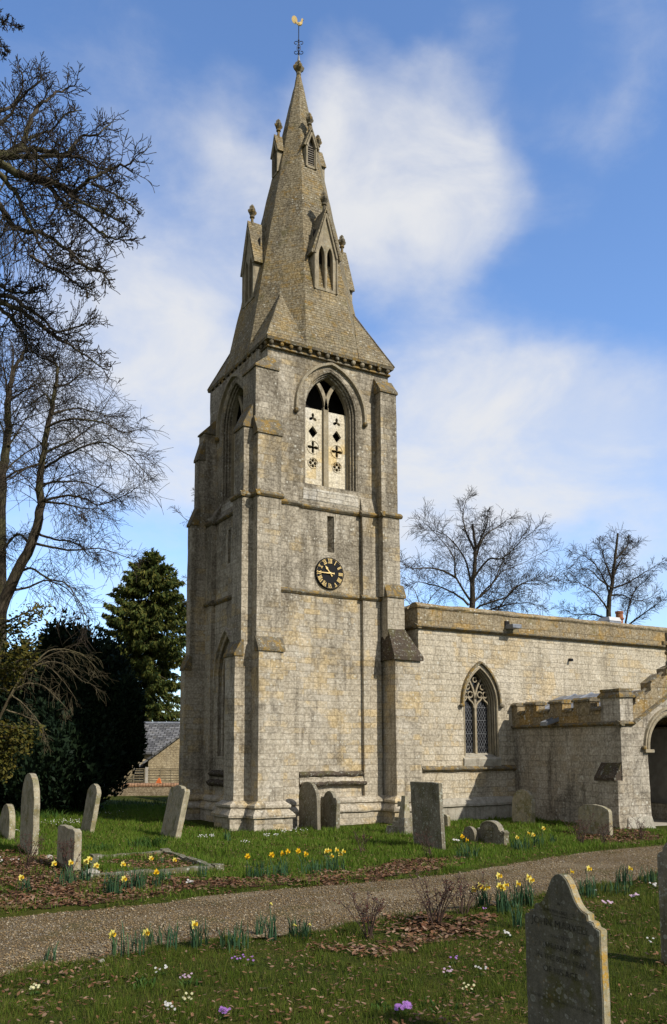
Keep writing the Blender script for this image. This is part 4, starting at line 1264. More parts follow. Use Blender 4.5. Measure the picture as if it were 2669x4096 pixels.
# leaf litter zones: pixels of the survey turned to ground polygons
def inside(P, poly):
    q = np.array([(p.x, p.y) for p in poly_ground(poly)])
    x, y = P[:, 0], P[:, 1]; r = np.zeros(len(P), bool); j = len(q)-1
    for i in range(len(q)):
        c = ((q[i, 1] > y) != (q[j, 1] > y)) & (x < (q[j, 0]-q[i, 0])*(y-q[i, 1])/(q[j, 1]-q[i, 1]+1e-12)+q[i, 0])
        r ^= c; j = i
    return r
LIT = [[(-120, 1975), (60, 1982), (130, 2005), (240, 2030), (420, 2050), (560, 2046), (700, 2034), (860, 2012), (980, 1994), (1075, 1998), (1020, 2032), (780, 2056), (500, 2078), (230, 2112), (0, 2128), (-120, 2145)],
       [(800, 2205), (880, 2160), (1000, 2130), (1120, 2135), (1170, 2150), (1060, 2180), (930, 2215), (820, 2225)],
       [(1330, 1925), (1480, 1930), (1551, 1950), (1480, 1962), (1340, 1955)],
       [(230, 2008), (400, 1985), (470, 2015), (330, 2030)]]
def litter(P):
    z = np.zeros(len(P), bool)
    for q in LIT: z |= inside(P, q)
    return z

# litter underlay sheets
for q in LIT[:3]:
    G = poly_ground(q)
    xs = [p.x for p in G]; ys = [p.y for p in G]
    A, B = np.meshgrid(np.arange(min(xs), max(xs), .12), np.arange(min(ys), max(ys), .12))
    sh_ = A.shape; P_ = np.column_stack([A.ravel(), B.ravel()])
    jit = np.column_stack([nz(P_, 1.7, 2.), nz(P_, 1.7, 9.)])*.5
    ins = inside(P_+jit, q) & (nz(P_, 2.1, 11.) + .5*nz(P_, 5., 1.) > -.28) & ((d_far(P_) > .03) | (d_near(P_) < -.03))
    ii = np.arange(len(P_)).reshape(sh_)
    Fq = np.stack([ii[:-1, :-1], ii[:-1, 1:], ii[1:, 1:], ii[1:, :-1]], -1).reshape(-1, 4)
    Fq = Fq[ins[Fq].all(axis=1)]
    if len(Fq):
        us = np.unique(Fq); mp = np.zeros(len(P_), int); mp[us] = np.arange(len(us))
        lo = np_mesh('leaf_mould', np.column_stack([P_, gz_arr(P_)+.012])[us], mp[Fq], M['litter'], smooth=True)
        tag(lo, 'brown leaf mould on the turf', None, None, 'structure')

# ---- grass blades
def blades(P, d, hmin, hmax, wid, mat_, name, lean=.5):
    n = len(P); z = gz_arr(P)
    h = rng.uniform(hmin, hmax, n)*np.clip(.9 + 1.1*nz(P, 2.3, 21.) + .5*nz(P, 7., 2.), .35, 1.9); a = rng.uniform(0, 2*np.pi, n); l = rng.uniform(.05, lean, n)*h; t = rng.uniform(0, 2*np.pi, n)
    w = wid*(0.6+.8*rng.random(n))*np.clip(d/9., .7, 2.6)
    dx, dy = np.cos(a)*w/2, np.sin(a)*w/2
    V = np.empty((n, 3, 3), np.float32)
    V[:, 0] = np.column_stack([P[:, 0]-dx, P[:, 1]-dy, z-.01]); V[:, 1] = np.column_stack([P[:, 0]+dx, P[:, 1]+dy, z-.01])
    V[:, 2] = np.column_stack([P[:, 0]+np.cos(t)*l, P[:, 1]+np.sin(t)*l, z+h])
    return np_mesh(name, V.reshape(-1, 3), np.arange(n*3).reshape(-1, 3), mat_)
P, d = sample_ground(720000, 4.3, 30, 1.42)
k = clear_of_church(P); P, d = P[k], d[k]
dn, df = d_near(P), d_far(P)
e = np.minimum(np.abs(dn), np.abs(df))
off = ~((dn > -.05) & (df < .05))
pat = nz(P, .9, 4.)*.6 + nz(P, 3.1, 7.)*.4
keep = off & (rng.random(len(P)) < np.clip(.62 + pat*1.1, .12, 1)) & ~(litter(P) & (rng.random(len(P)) < .82 + .5*nz(P, 1.9, 3.)))
P, d, pat = P[keep], d[keep], pat[keep]
far_ = d_far(P) > 0
gr = blades(P[~far_], d[~far_], .022, .072, .007, M['grassblade'], 'grass', .8); tag(gr, 'short mossy grass in front of the gravel path', 'grass', None, 'stuff')
gr = blades(P[far_], d[far_], .035, .105, .009, M['grassgreen'], 'grass', .7); tag(gr, 'bright green grass between the gravel path and the church', 'grass', None, 'stuff')

# ragged tufts creeping over the path edges
P, d = sample_ground(200000, 5.5, 26, 1.45)
dn, df = d_near(P), d_far(P)
e = np.where(np.abs(dn) < np.abs(df), dn, -df)          # >0 on the gravel
k = (np.abs(e) < .20) & (rng.random(len(P)) < np.exp(-np.maximum(e, 0)/.05)) & (nz(P, 2.7, 13.) > -.15)
gr = blades(P[k], d[k], .03, .085, .008, M['grassblade'], 'grass', .9); tag(gr, 'ragged grass tufts creeping over the edges of the gravel path', 'grass', None, 'stuff')

# ---- dead leaves
def leaves(P, name, lab, smin, smax):
    n = len(P); z = gz_arr(P) + .012 + rng.random(n)*.03
    s = rng.uniform(smin, smax, n); a = rng.uniform(0, 2*np.pi, n)
    pit = rng.normal(0, .45, n); rol = rng.normal(0, .45, n)
    cur = rng.uniform(-.35, .5, n)
    base = np.array([(-1, 0), (-.3, .5), (.5, .42), (1.1, 0), (.5, -.42), (-.3, -.5)])
    V = np.empty((n, 8, 3), np.float32)
    pts = np.vstack([base, [(-.3, 0), (.5, 0)]])
    for i, (u, v) in enumerate(pts):
        uu, vv = u*s, v*s*.95; w = cur*s*(abs(v)*1.6 + .3*u*u)
        x = uu*np.cos(a)-vv*np.sin(a); y = uu*np.sin(a)+vv*np.cos(a)
        V[:, i] = np.column_stack([P[:, 0]+x, P[:, 1]+y, z + w + uu*np.sin(pit)*.6 + vv*np.sin(rol)*.6 + .01])
    f = np.array([(0, 6, 1, 1), (1, 6, 7, 2), (2, 7, 3, 3), (0, 5, 6, 6), (5, 4, 7, 6), (4, 3, 7, 7)])
    tri = np.array([(0, 6, 1), (1, 6, 2), (6, 7, 2), (2, 7, 3), (0, 5, 6), (5, 4, 6), (4, 7, 6), (4, 3, 7)])
    F = (np.arange(n)[:, None, None]*8 + tri[None]).reshape(-1, 3)
    o = np_mesh(name, V.reshape(-1, 3), F, M['leaf'])
    return tag(o, lab, 'dead leaves', None, 'stuff')
P, d = sample_ground(95000, 5, 26, 1.3)
k = clear_of_church(P); P = P[k]
P = P[litter(P + np.column_stack([nz(P, 1.5, 1.), nz(P, 1.5, 6.)])*.6)]
dn, df = d_near(P), d_far(P)
P = P[~((dn > .06) & (df < -.06))]
P = P[rng.random(len(P)) < np.clip(.85 + 1.0*nz(P, 1.3, 5.), .15, 1)]
leaves(P, 'dead_leaves', 'russet dead leaves drifted along the edge of the gravel path', .016, .042)
P, d = sample_ground(42000, 4.3, 26, 1.3)
dn, df = d_near(P), d_far(P)
k = clear_of_church(P) & ~((dn > .02) & (df < -.05)) & (nz(P, .8, 3.) + .7*nz(P, 2.9, 8.) > rng.uniform(-.5, .6, len(P)))
leaves(P[k], 'dead_leaves', 'single dead leaves scattered over the grass', .008, .026)

# ---- loose stones on the path
P, d = sample_ground(60000, 6, 22, 1.5)
dn, df = d_near(P), d_far(P)
ed = np.minimum(dn, -df)
P = P[(dn > -.10) & (df < .12) & ((ed > 0) | (rng.random(len(P)) < .25))]
n = len(P)
r = rng.uniform(.006, .016, n)
oc = np.array([(1, 0, 0), (-1, 0, 0), (0, 1, 0), (0, -1, 0), (0, 0, 1), (0, 0, -1)])
of = np.array([(0, 2, 4), (2, 1, 4), (1, 3, 4), (3, 0, 4), (2, 0, 5), (1, 2, 5), (3, 1, 5), (0, 3, 5)])
jit = 1 + rng.uniform(-.35, .35, (n, 6, 1))
ang = rng.uniform(0, 6.28, n); ca, sa = np.cos(ang), np.sin(ang)
O_ = oc[None]*jit*r[:, None, None]*np.array([1.2, .9, .6])
V = np.stack([O_[..., 0]*ca[:, None]-O_[..., 1]*sa[:, None] + P[:, 0:1], O_[..., 0]*sa[:, None]+O_[..., 1]*ca[:, None] + P[:, 1:2], O_[..., 2] - .008 + r[:, None]*.3], -1)
gs2 = np_mesh('gravel', V.reshape(-1, 3), (np.arange(n)[:, None, None]*6+of[None]).reshape(-1, 3), M['gravelstone'])
tag(gs2, 'loose pale stones of the gravel path', 'gravel', None, 'stuff')
#PART4
# ------------------------------------------------------------------ headstones
def prof(kind, w, h):
    """outline in (u, z); u runs along the face, + is the viewer's left"""
    a = w/2
    if kind == 'round':
        return [(-a, -.25), (-a, h-a*.95)] + [(-a*math.cos(math.pi*i/14), h-a*.95+a*.95*math.sin(math.pi*i/14)) for i in range(1, 14)] + [(a, h-a*.95), (a, -.25)]
    if kind == 'shoulder':
        r = a*.72
        return [(-a, -.25), (-a, h-r*.9-.03), (-a*.9, h-r*.9), (-r, h-r*.85)] + [(-r*math.cos(math.pi*i/12), h-r*.85+r*.85*math.sin(math.pi*i/12)) for i in range(1, 12)] + [(r, h-r*.85), (a*.9, h-r*.9), (a, h-r*.9-.03), (a, -.25)]
    if kind == 'flat':
        return [(-a, -.25), (-a*1.03, h-.02), (-a*.5, h), (a*.4, h-.01), (a*1.03, h-.015), (a, -.25)]
    if kind == 'low':
        return [(-a, -.25), (-a, h*.78), (-a*.92, h*.86), (-a*.6, h*.95), (0, h), (a*.6, h*.96), (a*.92, h*.87), (a, h*.78), (a, -.25)]
    if kind == 'pointed':
        return [(-a, -.25), (-a, h-.22), (-a*.86, h-.15), (-a*.62, h-.16), (-a*.45, h-.07), (-a*.15, h-.01), (0, h), (a*.15, h-.01), (a*.45, h-.07), (a*.62, h-.16), (a*.86, h-.15), (a, h-.22), (a, -.25)]
    if kind == 'ogee':
        s = [(0, 0), (.10, .012), (.20, .055), (.28, .115), (.335, .18), (.40, .245), (.48, .295), (.58, .33), (.70, .345), (.71, .405), (.84, .412), (.87, .455), (1.0, .47)]
        rt_ = [(q[0]*a, h-q[1]*w) for q in s]
        return [(-a*1.02, -.25)] + [(-q[0], q[1]) for q in reversed(rt_)] + rt_[1:] + [(a*1.02, -.25)]
    if kind == 'broken':
        return [(-a, -.25), (-a, h*.93), (-a*.8, h*.99), (-a*.3, h*.96), (a*.2, h), (a*.75, h*.985), (a, h*.93), (a, -.25)]
    if kind == 'worn':
        return [(-a, -.25), (-a, h*.90), (-a*.85, h*.945), (-a*.55, h*.935), (-a*.35, h*.985), (-a*.05, h), (a*.3, h*.985), (a*.5, h*.95), (a*.8, h*.955), (a, h*.90), (a, -.25)]
    if kind == 'steep':
        return [(-a, -.25), (-a, h*.83), (-a*.55, h*.95), (0, h), (a*.55, h*.96), (a, h*.86), (a, -.25)]

def headstone(kind, xl, xc, xr, yb, yt, m, label, lean=0., side_=0., yaw=0., tmin=.09, B=None, group=None):
    B = B or ground_at(xc, yb)
    w = max(.25, hit_x(xl, yb, B.x).y - B.y)
    t = max(tmin, hit_y(xr, yb, B.y).x - B.x)
    d = depth_of(B)
    lo, hi = .1, 3.
    for _ in range(40):
        zz = (lo+hi)/2; p = Vector((B.x+t*.4, B.y+w*.45, zz)) - EYEP
        if PY0 - FL*p.dot(UP)/p.dot(FW) > yt: lo = zz
        else: hi = zz
    h = zz/max(.9, math.cos(lean))
    b = MB(); b.plate(prof(kind, w, h), [], lambda u, v, dd: (dd, u, v), t)
    z = gz(B.x+t/2, B.y+w/2)
    o = b.build('headstone', m, None, jitter=.008, cut=.12, bevel=.014)
    o.location = (B.x, B.y+w/2, min(z, .03)); o.rotation_euler = (side_, lean, yaw)
    tag(o, label, 'gravestone', group)
    return o, w, t, h
hs = headstone
hs('round', -6, 19, 34, 1953, 1869, M['grave'], 'small round-topped headstone at the far left edge of the churchyard', R(3))
hs('round', 44, 74, 89, 1988, 1797, M['grave'], 'tallest headstone on the left, upright and round-topped with orange lichen down its edge', 0)
hs('broken', 130, 170, 184, 2034, 1926, M['grave'], 'short square-topped headstone standing in leaves by the grave kerb', 0, tmin=.12)
hs('steep', 186, 208, 219, 1936, 1819, M['grave'], 'pointed headstone leaning to the right in front of the dark yew', R(9))
hs('worn', 372, 407, 420, 1952, 1827, M['grave'], 'worn pale headstone leaning well to the right beside the tower corner', R(11.5), tmin=.13)
hs('round', 695, 738, 746, 1932, 1817, M['grave_dark'], 'dark round-topped headstone against the south wall of the tower', R(-1))
hs('pointed', 743, 781, 790, 1931, 1839, M['grave_dark'], 'small headstone with a shaped top beside the dark round-topped one', R(2))
hs('flat', 962, 1028, 1034, 1975, 1817, M['grave_dark'], 'large square-topped slab headstone with orange lichen before the nave corner', R(-3))
hs('round', 1190, 1236, 1245, 1917, 1835, M['grave'], 'round-topped headstone in the angle between nave and porch', R(3))
hs('low', 1346, 1418, 1426, 1944, 1868, M['grave'], 'wide low greenish headstone beside the porch buttress', 0)
hs('low', 1031, 1041, 1046, 1922, 1893, M['grave'], 'little stump of a stone half hidden behind the large slab headstone', 0)
hs('shoulder', 1538, 1628, 1650, 2262, 1952, M['grave_dark'], 'round-shouldered dark headstone cut off by the right edge of the picture', R(1))
# footstone and scrolled stone
hs('round', 1076, 1104, 1109, 1962, 1923, M['grave_dark'], 'tiny round footstone next to the scroll-topped stone', 0)
B = ground_at(1172, 1968)
o = empty('headstone', (B.x, B.y, gz(B.x, B.y)), 'low scroll-topped headstone carved with a fan of leaves', 'gravestone')
Wd = hit_x(1108, 1968, B.x).y - B.y
b = MB(); b.plate([(0, -.2), (0, .20), (-.02, .26), (.05, .30), (.10, .27), (.14, .30)] + [(Wd/2 - (Wd/2-.16)*math.cos(math.pi*i/12), .30+.17*math.sin(math.pi*i/12)) for i in range(1, 12)] + [(Wd-.14, .30), (Wd-.10, .27), (Wd-.05, .30), (Wd+.02, .26), (Wd, .20), (Wd, -.2)], [], lambda u, v, d: (d, u, v), .14)
b.build('slab', M['grave_dark'], o, jitter=.006, cut=.1, bevel=.01)
b = MB()
for i in range(9):
    a = math.pi*i/8; c = (Wd/2, .285)
    b.tube([(-.012, c[0]+.02*math.cos(a), c[1]+.02*math.sin(a)), (-.02, c[0]+.10*math.cos(a), c[1]+.085*math.sin(a)), (-.008, c[0]+.15*math.cos(a), c[1]+.125*math.sin(a))], [.008, .016, .006], 6)
b.tube([(-.005, Wd/2-(Wd/2-.14)*math.cos(math.pi*i/12), .30+.155*math.sin(math.pi*i/12)) for i in range(13)], .015, 6)
for s in (.07, Wd-.07): b.tube([(-.006, s+.035*math.cos(a*.6), .235+.03*math.sin(a*.6)) for a in range(11)], .010, 5)
b.build('carving', M['grave'], o)
# ruined cross on its stepped base
B = ground_at(938, 1940)
o = empty('stone_cross', (B.x, B.y, gz(B.x, B.y)), 'broken leaning stone cross on a stepped base behind the large slab headstone', 'grave cross', rot=(0, R(5), R(12)))
MB().frustum((-.30, .30, -.30, .30, -.1), (-.27, .27, -.27, .27, .16)).build('base', M['grave_dark'], o, jitter=.03, cut=.10)
MB().frustum((-.20, .20, -.20, .20, .16), (-.16, .16, -.16, .16, .36)).build('base', M['grave_dark'], o, jitter=.03, cut=.10)
b = MB(); b.frustum((-.09, .09, -.09, .09, .36), (-.06, .06, -.06, .06, .86)); b.box(-.055, .055, -.05, .17, .62, .74); b.build('shaft', M['grave'], o, jitter=.025, cut=.08)

# inscribed headstone in the foreground
Tp = ground_at(1302, 2029, 1.18)
B = Vector((Tp.x - .045, 0, 0)); B.y = hit_x(1392, 2165, B.x).y
Wd = hit_x(1221, 2150, B.x).y - B.y
tt = max(.075, hit_y(1413, 2200, B.y).x - B.x)
t14 = empty('headstone', (B.x, B.y+Wd/2, -.02), 'lichened headstone in the right foreground with a shaped top and a worn inscription', 'gravestone')
b = MB(); b.plate(prof('ogee', Wd, 1.20), [], lambda u, v, d: (d, u, v), tt)
b.build('slab', M['grave_near'], t14, jitter=.006, cut=.08, bevel=.010)
e = MB()       # lichened south edge and shoulders, a hair proud of the slab
pr = prof('ogee', Wd, 1.20); n = len(pr)
rt_ = [q for q in pr if q[0] < -.02]
for i in range(len(rt_)-1):
    (u0, v0), (u1, v1) = rt_[i], rt_[i+1]
    nx_, nz_ = -(v1-v0), (u1-u0); L = math.hypot(nx_, nz_); nx_, nz_ = nx_/L*.004, nz_/L*.004
    e.add([(.012, u0+nx_, v0+nz_), (tt-.012, u0+nx_, v0+nz_), (tt-.012, u1+nx_, v1+nz_), (.012, u1+nx_, v1+nz_), (.012, u0, v0), (tt-.012, u0, v0), (tt-.012, u1, v1), (.012, u1, v1)],
          [(0,1,2,3),(4,7,6,5),(0,4,5,1),(1,5,6,2),(2,6,7,3),(3,7,4,0)])
e.build('lichen_edge', M['grave_edge'], t14, jitter=.003, cut=.06)
def lettering(txt, z, size, stretch=1.0):
    cu = bpy.data.curves.new('inscription', 'FONT'); cu.body = txt; cu.size = size; cu.align_x = 'CENTER'; cu.extrude = .0006; cu.offset = -.0008
    tmp = bpy.data.objects.new('inscription', cu); COL.objects.link(tmp)
    bpy.context.view_layer.update()
    me = bpy.data.meshes.new_from_object(tmp)
    bpy.data.objects.remove(tmp); bpy.data.curves.remove(cu)
    for v in me.vertices:
        x, y, zz = v.co
        v.co = (-.0065 + zz, -x*stretch, z + y)
    me.materials.clear(); me.materials.append(M['letter'])
    o = bpy.data.objects.new('inscription', me); COL.objects.link(o); o.parent = t14
k_ = Wd/.62
lettering('IN', 1.00, .028*k_); lettering('REMEMBRANCE  OF', .945, .030*k_)
lettering('JOHN MARVELL', .853, .066*k_, 1.05)
lettering('WHO DIED', .785, .033*k_)
lettering('1 JANUARY. 1886.', .715, .048*k_)
lettering('IN THE 85TH YEAR', .640, .050*k_)
lettering('OF HIS AGE.', .560, .056*k_)
lettering('BLESSED ARE THE DEAD WHICH DIE IN THE LORD.', .385, .0235*k_)

# kerb round an old grave
cs = [ground_at(*p) for p in ((222, 1998), (384, 1985), (506, 2022), (214, 2046))]
kc = empty('grave_kerb', (cs[3].x, cs[3].y, 0), 'low mossy stone kerb round an old grave filled with leaves and daffodils', 'grave kerb')
for i in range(4):
    a, c = cs[i]-cs[3], cs[(i+1) % 4]-cs[3]
    d = (c-a); L = d.length; an = math.atan2(d.y, d.x)
    b = MB(); b.box(.05, L-.05, -.06, .06, -.08, .065)
    b.build('rail', M['kerb'], kc, loc=(a.x, a.y, 0), rot=(0, R(random.uniform(-1, 1)), an), jitter=.03, cut=.12)
    b = MB(); b.box(-.08, .08, -.08, .08, -.08, .09)
    b.build('corner_block', M['kerb'], kc, loc=(a.x, a.y, 0), rot=(0, 0, an), jitter=.015, cut=.1)
def rubble(x, y, s, label, m=None):
    p = ground_at(x, y); b = MB(); b.ball((0, 0, s*.25), s, 7, (1.2, .8, .6))
    o = b.build('loose_stone', m or M['lime'], None, loc=(p.x, p.y, gz(p.x, p.y)), rot=(0, 0, random.uniform(0, 3)), jitter=.03, cut=.06)
    tag(o, label, 'stone')
rubble(112, 1999, .10, 'pale lump of stone in the leaves beside the short square-topped headstone')
rubble(213, 2042, .13, 'white stone block lying at the near corner of the grave kerb')
rubble(236, 2243, .035, 'white pebble on the grass at the edge of the path')
rubble(1115, 2026, .05, 'brown clod on the far edge of the path below the scroll-topped stone', M['kerb'])

# ------------------------------------------------------------------ flowers and bushes
def strip(b, pts, wid, up=Vector((0, 0, 1))):
    """thin leaf blade along points"""
    pts = [Vector(p) for p in pts]; n = len(pts); vs = []
    s = (pts[-1]-pts[0]).cross(up)
    a = random.uniform(0, math.pi); s = Vector((math.cos(a), math.sin(a), 0))
    for i, p in enumerate(pts):
        w = wid*(1 - (i/(n-1))**2.5*.9)
        vs += [p - s*w/2, p + s*w/2]
    b.add(vs, [(2*i, 2*i+1, 2*i+3, 2*i+2) for i in range(n-1)])
def daff_flower(parent, base, tip, face, gold=False, bud=False, s=1.0):
    base, tip = Vector(base), Vector(tip)
    st = MB(); mid = base.lerp(tip, .6) + Vector((random.uniform(-.02, .02), random.uniform(-.02, .02), 0))
    nk = tip - face*.035*s
    st.tube([base, mid, nk - Vector((0, 0, .02)), nk], .0042, 4); fl_ = st.build('flower', M['daffleaf'], parent)
    f = face.normalized(); a = f.orthogonal().normalized(); c = f.cross(a)
    tm = M['gpetal'] if gold else M['trumpet']; pm = M['gpetal'] if gold else M['petal']
    if bud:
        MB().tube([nk, nk+f*.02+Vector((0, 0, .01)), nk+f*.055], [.006, .013, .003], 6).build('bud', pm, fl_)
        return
    pt = MB(); r0 = random.uniform(0, 1)
    for i in range(6):
        an = r0 + i*math.pi/3 + random.uniform(-.1, .1); u = a*math.cos(an)+c*math.sin(an); v = f.cross(u)
        L = .042*s; bk = random.uniform(-.008, .008)
        pt.add([tip, tip+u*L*.5+v*.017*s+f*.004, tip+u*L+f*bk, tip+u*L*.5-v*.017*s+f*.004], [(0, 1, 2), (0, 2, 3)])
    pt.build('petals', pm, fl_)
    tr = MB(); k = 8; vs = []
    for (r, z) in ((.009, 0), (.011, .016), (.013, .028), (.019, .034)):
        vs += [tip + f*z*s + (a*math.cos(2*math.pi*j/k)+c*math.sin(2*math.pi*j/k))*r*s for j in range(k)]
    tr.add(vs, [(i*k+j, i*k+(j+1) % k, (i+1)*k+(j+1) % k, (i+1)*k+j) for i in range(3) for j in range(k)])
    tr.build('trumpet', tm, fl_)
def daffodils(x, y, nleaf, flowers, label, hl=.27, spread=.10, gold=False, buds=0):
    p = ground_at(x, y); z = gz(p.x, p.y); d = depth_of(p)
    o = empty('daffodil_clump', (p.x, p.y, z), label, 'daffodils', 'daffodil clumps')
    b = MB()
    for i in range(int(nleaf*1.6)):
        a = random.uniform(0, 6.28); r = spread*math.sqrt(random.random())
        q = Vector((r*math.cos(a), r*math.sin(a), -.01)); h = hl*random.uniform(.6, 1.22); o2 = Vector((random.uniform(-1, 1), random.uniform(-1, 1), 0))*h*.28
        strip(b, [q, q+o2*.2+Vector((0, 0, h*.5)), q+o2*.65+Vector((0, 0, h*.85)), q+o2*1.15+Vector((0, 0, h))], .0135*max(1, d/13))
    b.build('leaves', M['daffleaf'], o)
    for i, (fx, fy) in enumerate(flowers):
        t = at_depth(fx, fy, d + random.uniform(-.08, .08)) - Vector((p.x, p.y, z))
        an = random.uniform(-1.1, .6)
        fc_ = Vector((-math.sin(YAW)*.8 + .9*math.cos(an), -math.cos(YAW)*.9 + .6*math.sin(an), random.uniform(-.15, .25)))
        a = random.uniform(0, 6.28)
        bs = (t.x*.75 + .03*math.cos(a), t.y*.75+.03*math.sin(a), -.01)
        daff_flower(o, bs, t, fc_.normalized(), gold, i >= len(flowers)-buds, 1.15 if d < 10 else 1.25)
D = daffodils
D(300, 2226, 22, [(260, 2172)], 'daffodil clump with one pale flower at the near left edge of the path', .26, .16)
D(352, 2196, 14, [(340, 2169)], 'daffodil clump with a single flower, second from the left along the near path edge', .22, .12)
D(398, 2212, 12, [], 'flowerless tuft of daffodil leaves left of the tallest near daffodil', .24, .07)
D(462, 2206, 20, [(450, 2150)], 'daffodil clump with one flower held high over the middle of the near path edge', .25, .10)
D(545, 2212, 24, [], 'broad flowerless daffodil clump on the near path edge below the tower', .25, .15)
D(601, 2170, 12, [], 'thin upright daffodil leaves standing right on the path edge', .25, .05)
D(630, 2188, 12, [(632, 2104)], 'daffodil leaves with one tall closed bud near the centre of the path edge', .24, .06, buds=1)
D(698, 2182, 22, [(688, 2153), (722, 2152)], 'daffodil leaves with two short buds right of the centre of the path edge', .20, .12, buds=2)
D(120, 2232, 10, [], 'small sparse tuft of daffodil leaves alone at the left on the gravel edge', .22, .07)
D(60, 2075, 12, [(48, 2041)], 'daffodil clump with one flower in the dead leaves at the far left', .2, .08)
D(155, 2062, 22, [(125, 2008), (163, 2006)], 'daffodil clump with two flowers below the short square-topped headstone', .26, .14)
D(196, 2056, 18, [(200, 2004), (207, 1998), (224, 2013)], 'daffodil clump with three flowers by the near corner of the grave kerb', .24, .10)
D(268, 2082, 44, [(288, 2044)], 'thick tall daffodil clump with one flower in front of the grave kerb', .30, .16)
D(320, 2070, 34, [(285, 2009), (300, 2013)], 'dense daffodil leaves before the middle of the grave kerb', .27, .14, buds=1)
D(362, 2066, 16, [(363, 2028)], 'daffodil clump with one golden flower against the grave kerb', .22, .08, gold=True)
D(386, 2054, 16, [], 'flowerless daffodil leaves at the right part of the kerb front', .2, .09)
D(375, 2008, 8, [(351, 1996), (405, 2000)], 'two daffodils flowering inside the grave kerb', .12, .08)
D(470, 2040, 10, [], 'short daffodil leaves outside the right corner of the grave kerb', .2, .08)
D(597, 2044, 30, [(575, 1991), (632, 1988)], 'wide daffodil clump with two flowers in the grass below the tower corner', .24, .2, gold=True)
D(652, 2036, 26, [(655, 1984), (668, 1980)], 'daffodil clump with two small golden flowers below the tower wall', .22, .18, gold=True)
D(722, 2030, 28, [(693, 1979), (710, 1986)], 'daffodil clump with two golden flowers left of the brightest group', .22, .2, gold=True)
D(774, 2022, 30, [(757, 1979), (764, 1978), (781, 1976), (770, 1990), (797, 1980), (790, 1986)], 'brightest daffodil group of six flowers in the grass below the clock', .24, .2)
D(1086, 1996, 22, [(1074, 1945), (1084, 1953)], 'daffodil clump with two orange-yellow flowers beside the large slab headstone', .26, .18, gold=True)
D(1212, 1982, 26, [(1201, 1947), (1227, 1937), (1239, 1941)], 'daffodil clump with three flowers right of the scroll-topped stone', .25, .18)
D(1252, 1974, 18, [(1263, 1926)], 'daffodil clump with one tall flower below the round-topped stone by the porch', .26, .1)
D(1285, 1968, 10, [], 'thin daffodil leaves in the grass towards the porch', .22, .1)
D(1123, 2116, 34, [(1099, 2069), (1114, 2061), (1121, 2065), (1131, 2063)], 'full daffodil clump of four flowers right of the bare rose bushes', .24, .09)
D(1171, 2122, 36, [(1159, 2037), (1160, 2060), (1174, 2058), (1168, 2064)], 'daffodil clump of four flowers, the highest above the others, left of the inscribed headstone', .27, .09)
D(1204, 2108, 14, [(1202, 2055)], 'slender daffodil clump with one flower between two fuller clumps', .25, .07)
D(1228, 2106, 24, [(1227, 2040), (1234, 2047)], 'daffodil clump with a pair of flowers close to the inscribed headstone', .28, .07)
D(1204, 2156, 18, [], 'flowerless daffodil leaves at the left foot of the inscribed headstone', .26, .07)
D(1366, 2084, 30, [(1327, 2027), (1368, 2020)], 'daffodil clump with two flowers seen just right of the inscribed headstone top', .26, .14)
D(1430, 2076, 22, [], 'low flowerless daffodil leaves on the turf right of the inscribed headstone', .17, .2)
D(1452, 2060, 26, [(1463, 2020)], 'daffodil clump with one flower on the path edge near the right', .26, .12)
D(1508, 2056, 24, [], 'flowerless daffodil clump near the right edge of the picture', .22, .16)
D(528, 1958, 10, [], 'small clump of daffodil leaves at the foot of the tower corner', .22, .08)

def primroses(x, y, n, m, label, s=.022, name='primrose_clump', spread=.06):
    p = ground_at(x, y); o = empty(name, (p.x, p.y, gz(p.x, p.y)), label, 'primroses' if name[0] == 'p' else 'snowdrops', 'small spring flowers in the grass')
    b = MB()
    for i in range(9):
        a = 6.28*i/9+random.uniform(-.3, .3); L = s*random.uniform(1.6, 2.6); u = Vector((math.cos(a), math.sin(a), 0)); v = Vector((-math.sin(a), math.cos(a), 0))
        b.add([u*.01, u*L*.6+v*s*.5+Vector((0, 0, .025)), u*L+Vector((0, 0, .012)), u*L*.6-v*s*.5+Vector((0, 0, .025))], [(0, 1, 2), (0, 2, 3)])
    b.build('leaves', M['herb'], o)
    for i in range(n):
        f = MB()
        a = random.uniform(0, 6.28); r = spread*math.sqrt(random.random()); c = Vector((r*math.cos(a), r*math.sin(a), random.uniform(.04, .085)))
        nn = Vector((random.uniform(-.5, .3)-.25, random.uniform(-.7, .1)-.35, 1.0)).normalized(); t = nn.orthogonal().normalized(); w = nn.cross(t)
        for k in range(5):
            an = k*1.2566+a; q = s*.52
            f.add([c, c+(t*math.cos(an-.5)+w*math.sin(an-.5))*q, c+(t*math.cos(an)+w*math.sin(an))*q*.9, c+(t*math.cos(an+.5)+w*math.sin(an+.5))*q], [(0, 1, 2), (0, 2, 3)])
        f.build('flower', m, o)
Q = primroses
Q(78, 2310, 11, M['pcream'], 'cream primrose clump at the bottom left of the grass')
Q(372, 2271, 6, M['pwhite'], 'white primrose clump in the near grass, left of centre')
Q(435, 2292, 7, M['ppink'], 'lilac primrose clump with broad leaves in the near grass')
Q(430, 2338, 6, M['pcream'], 'pale yellow primroses near the bottom, left of centre')
Q(398, 2363, 9, M['pwhite'], 'whitish lilac primroses at the bottom edge, left of centre')
Q(521, 2374, 14, M['ppurple'], 'purple primrose clump cut by the bottom edge of the picture', spread=.055)
Q(553, 2243, 5, M['ppurple'], 'few purple primroses below the broad daffodil clump')
Q(580, 2251, 4, M['ppurple'], 'two or three violet flowers right of the few purple primroses')
Q(934, 2358, 22, M['ppurple'], 'bright purple primrose cushion left of the inscribed headstone at the bottom', .036, spread=.075)
Q(1043, 2268, 8, M['ppink'], 'pink primrose clump in the near grass right of centre')
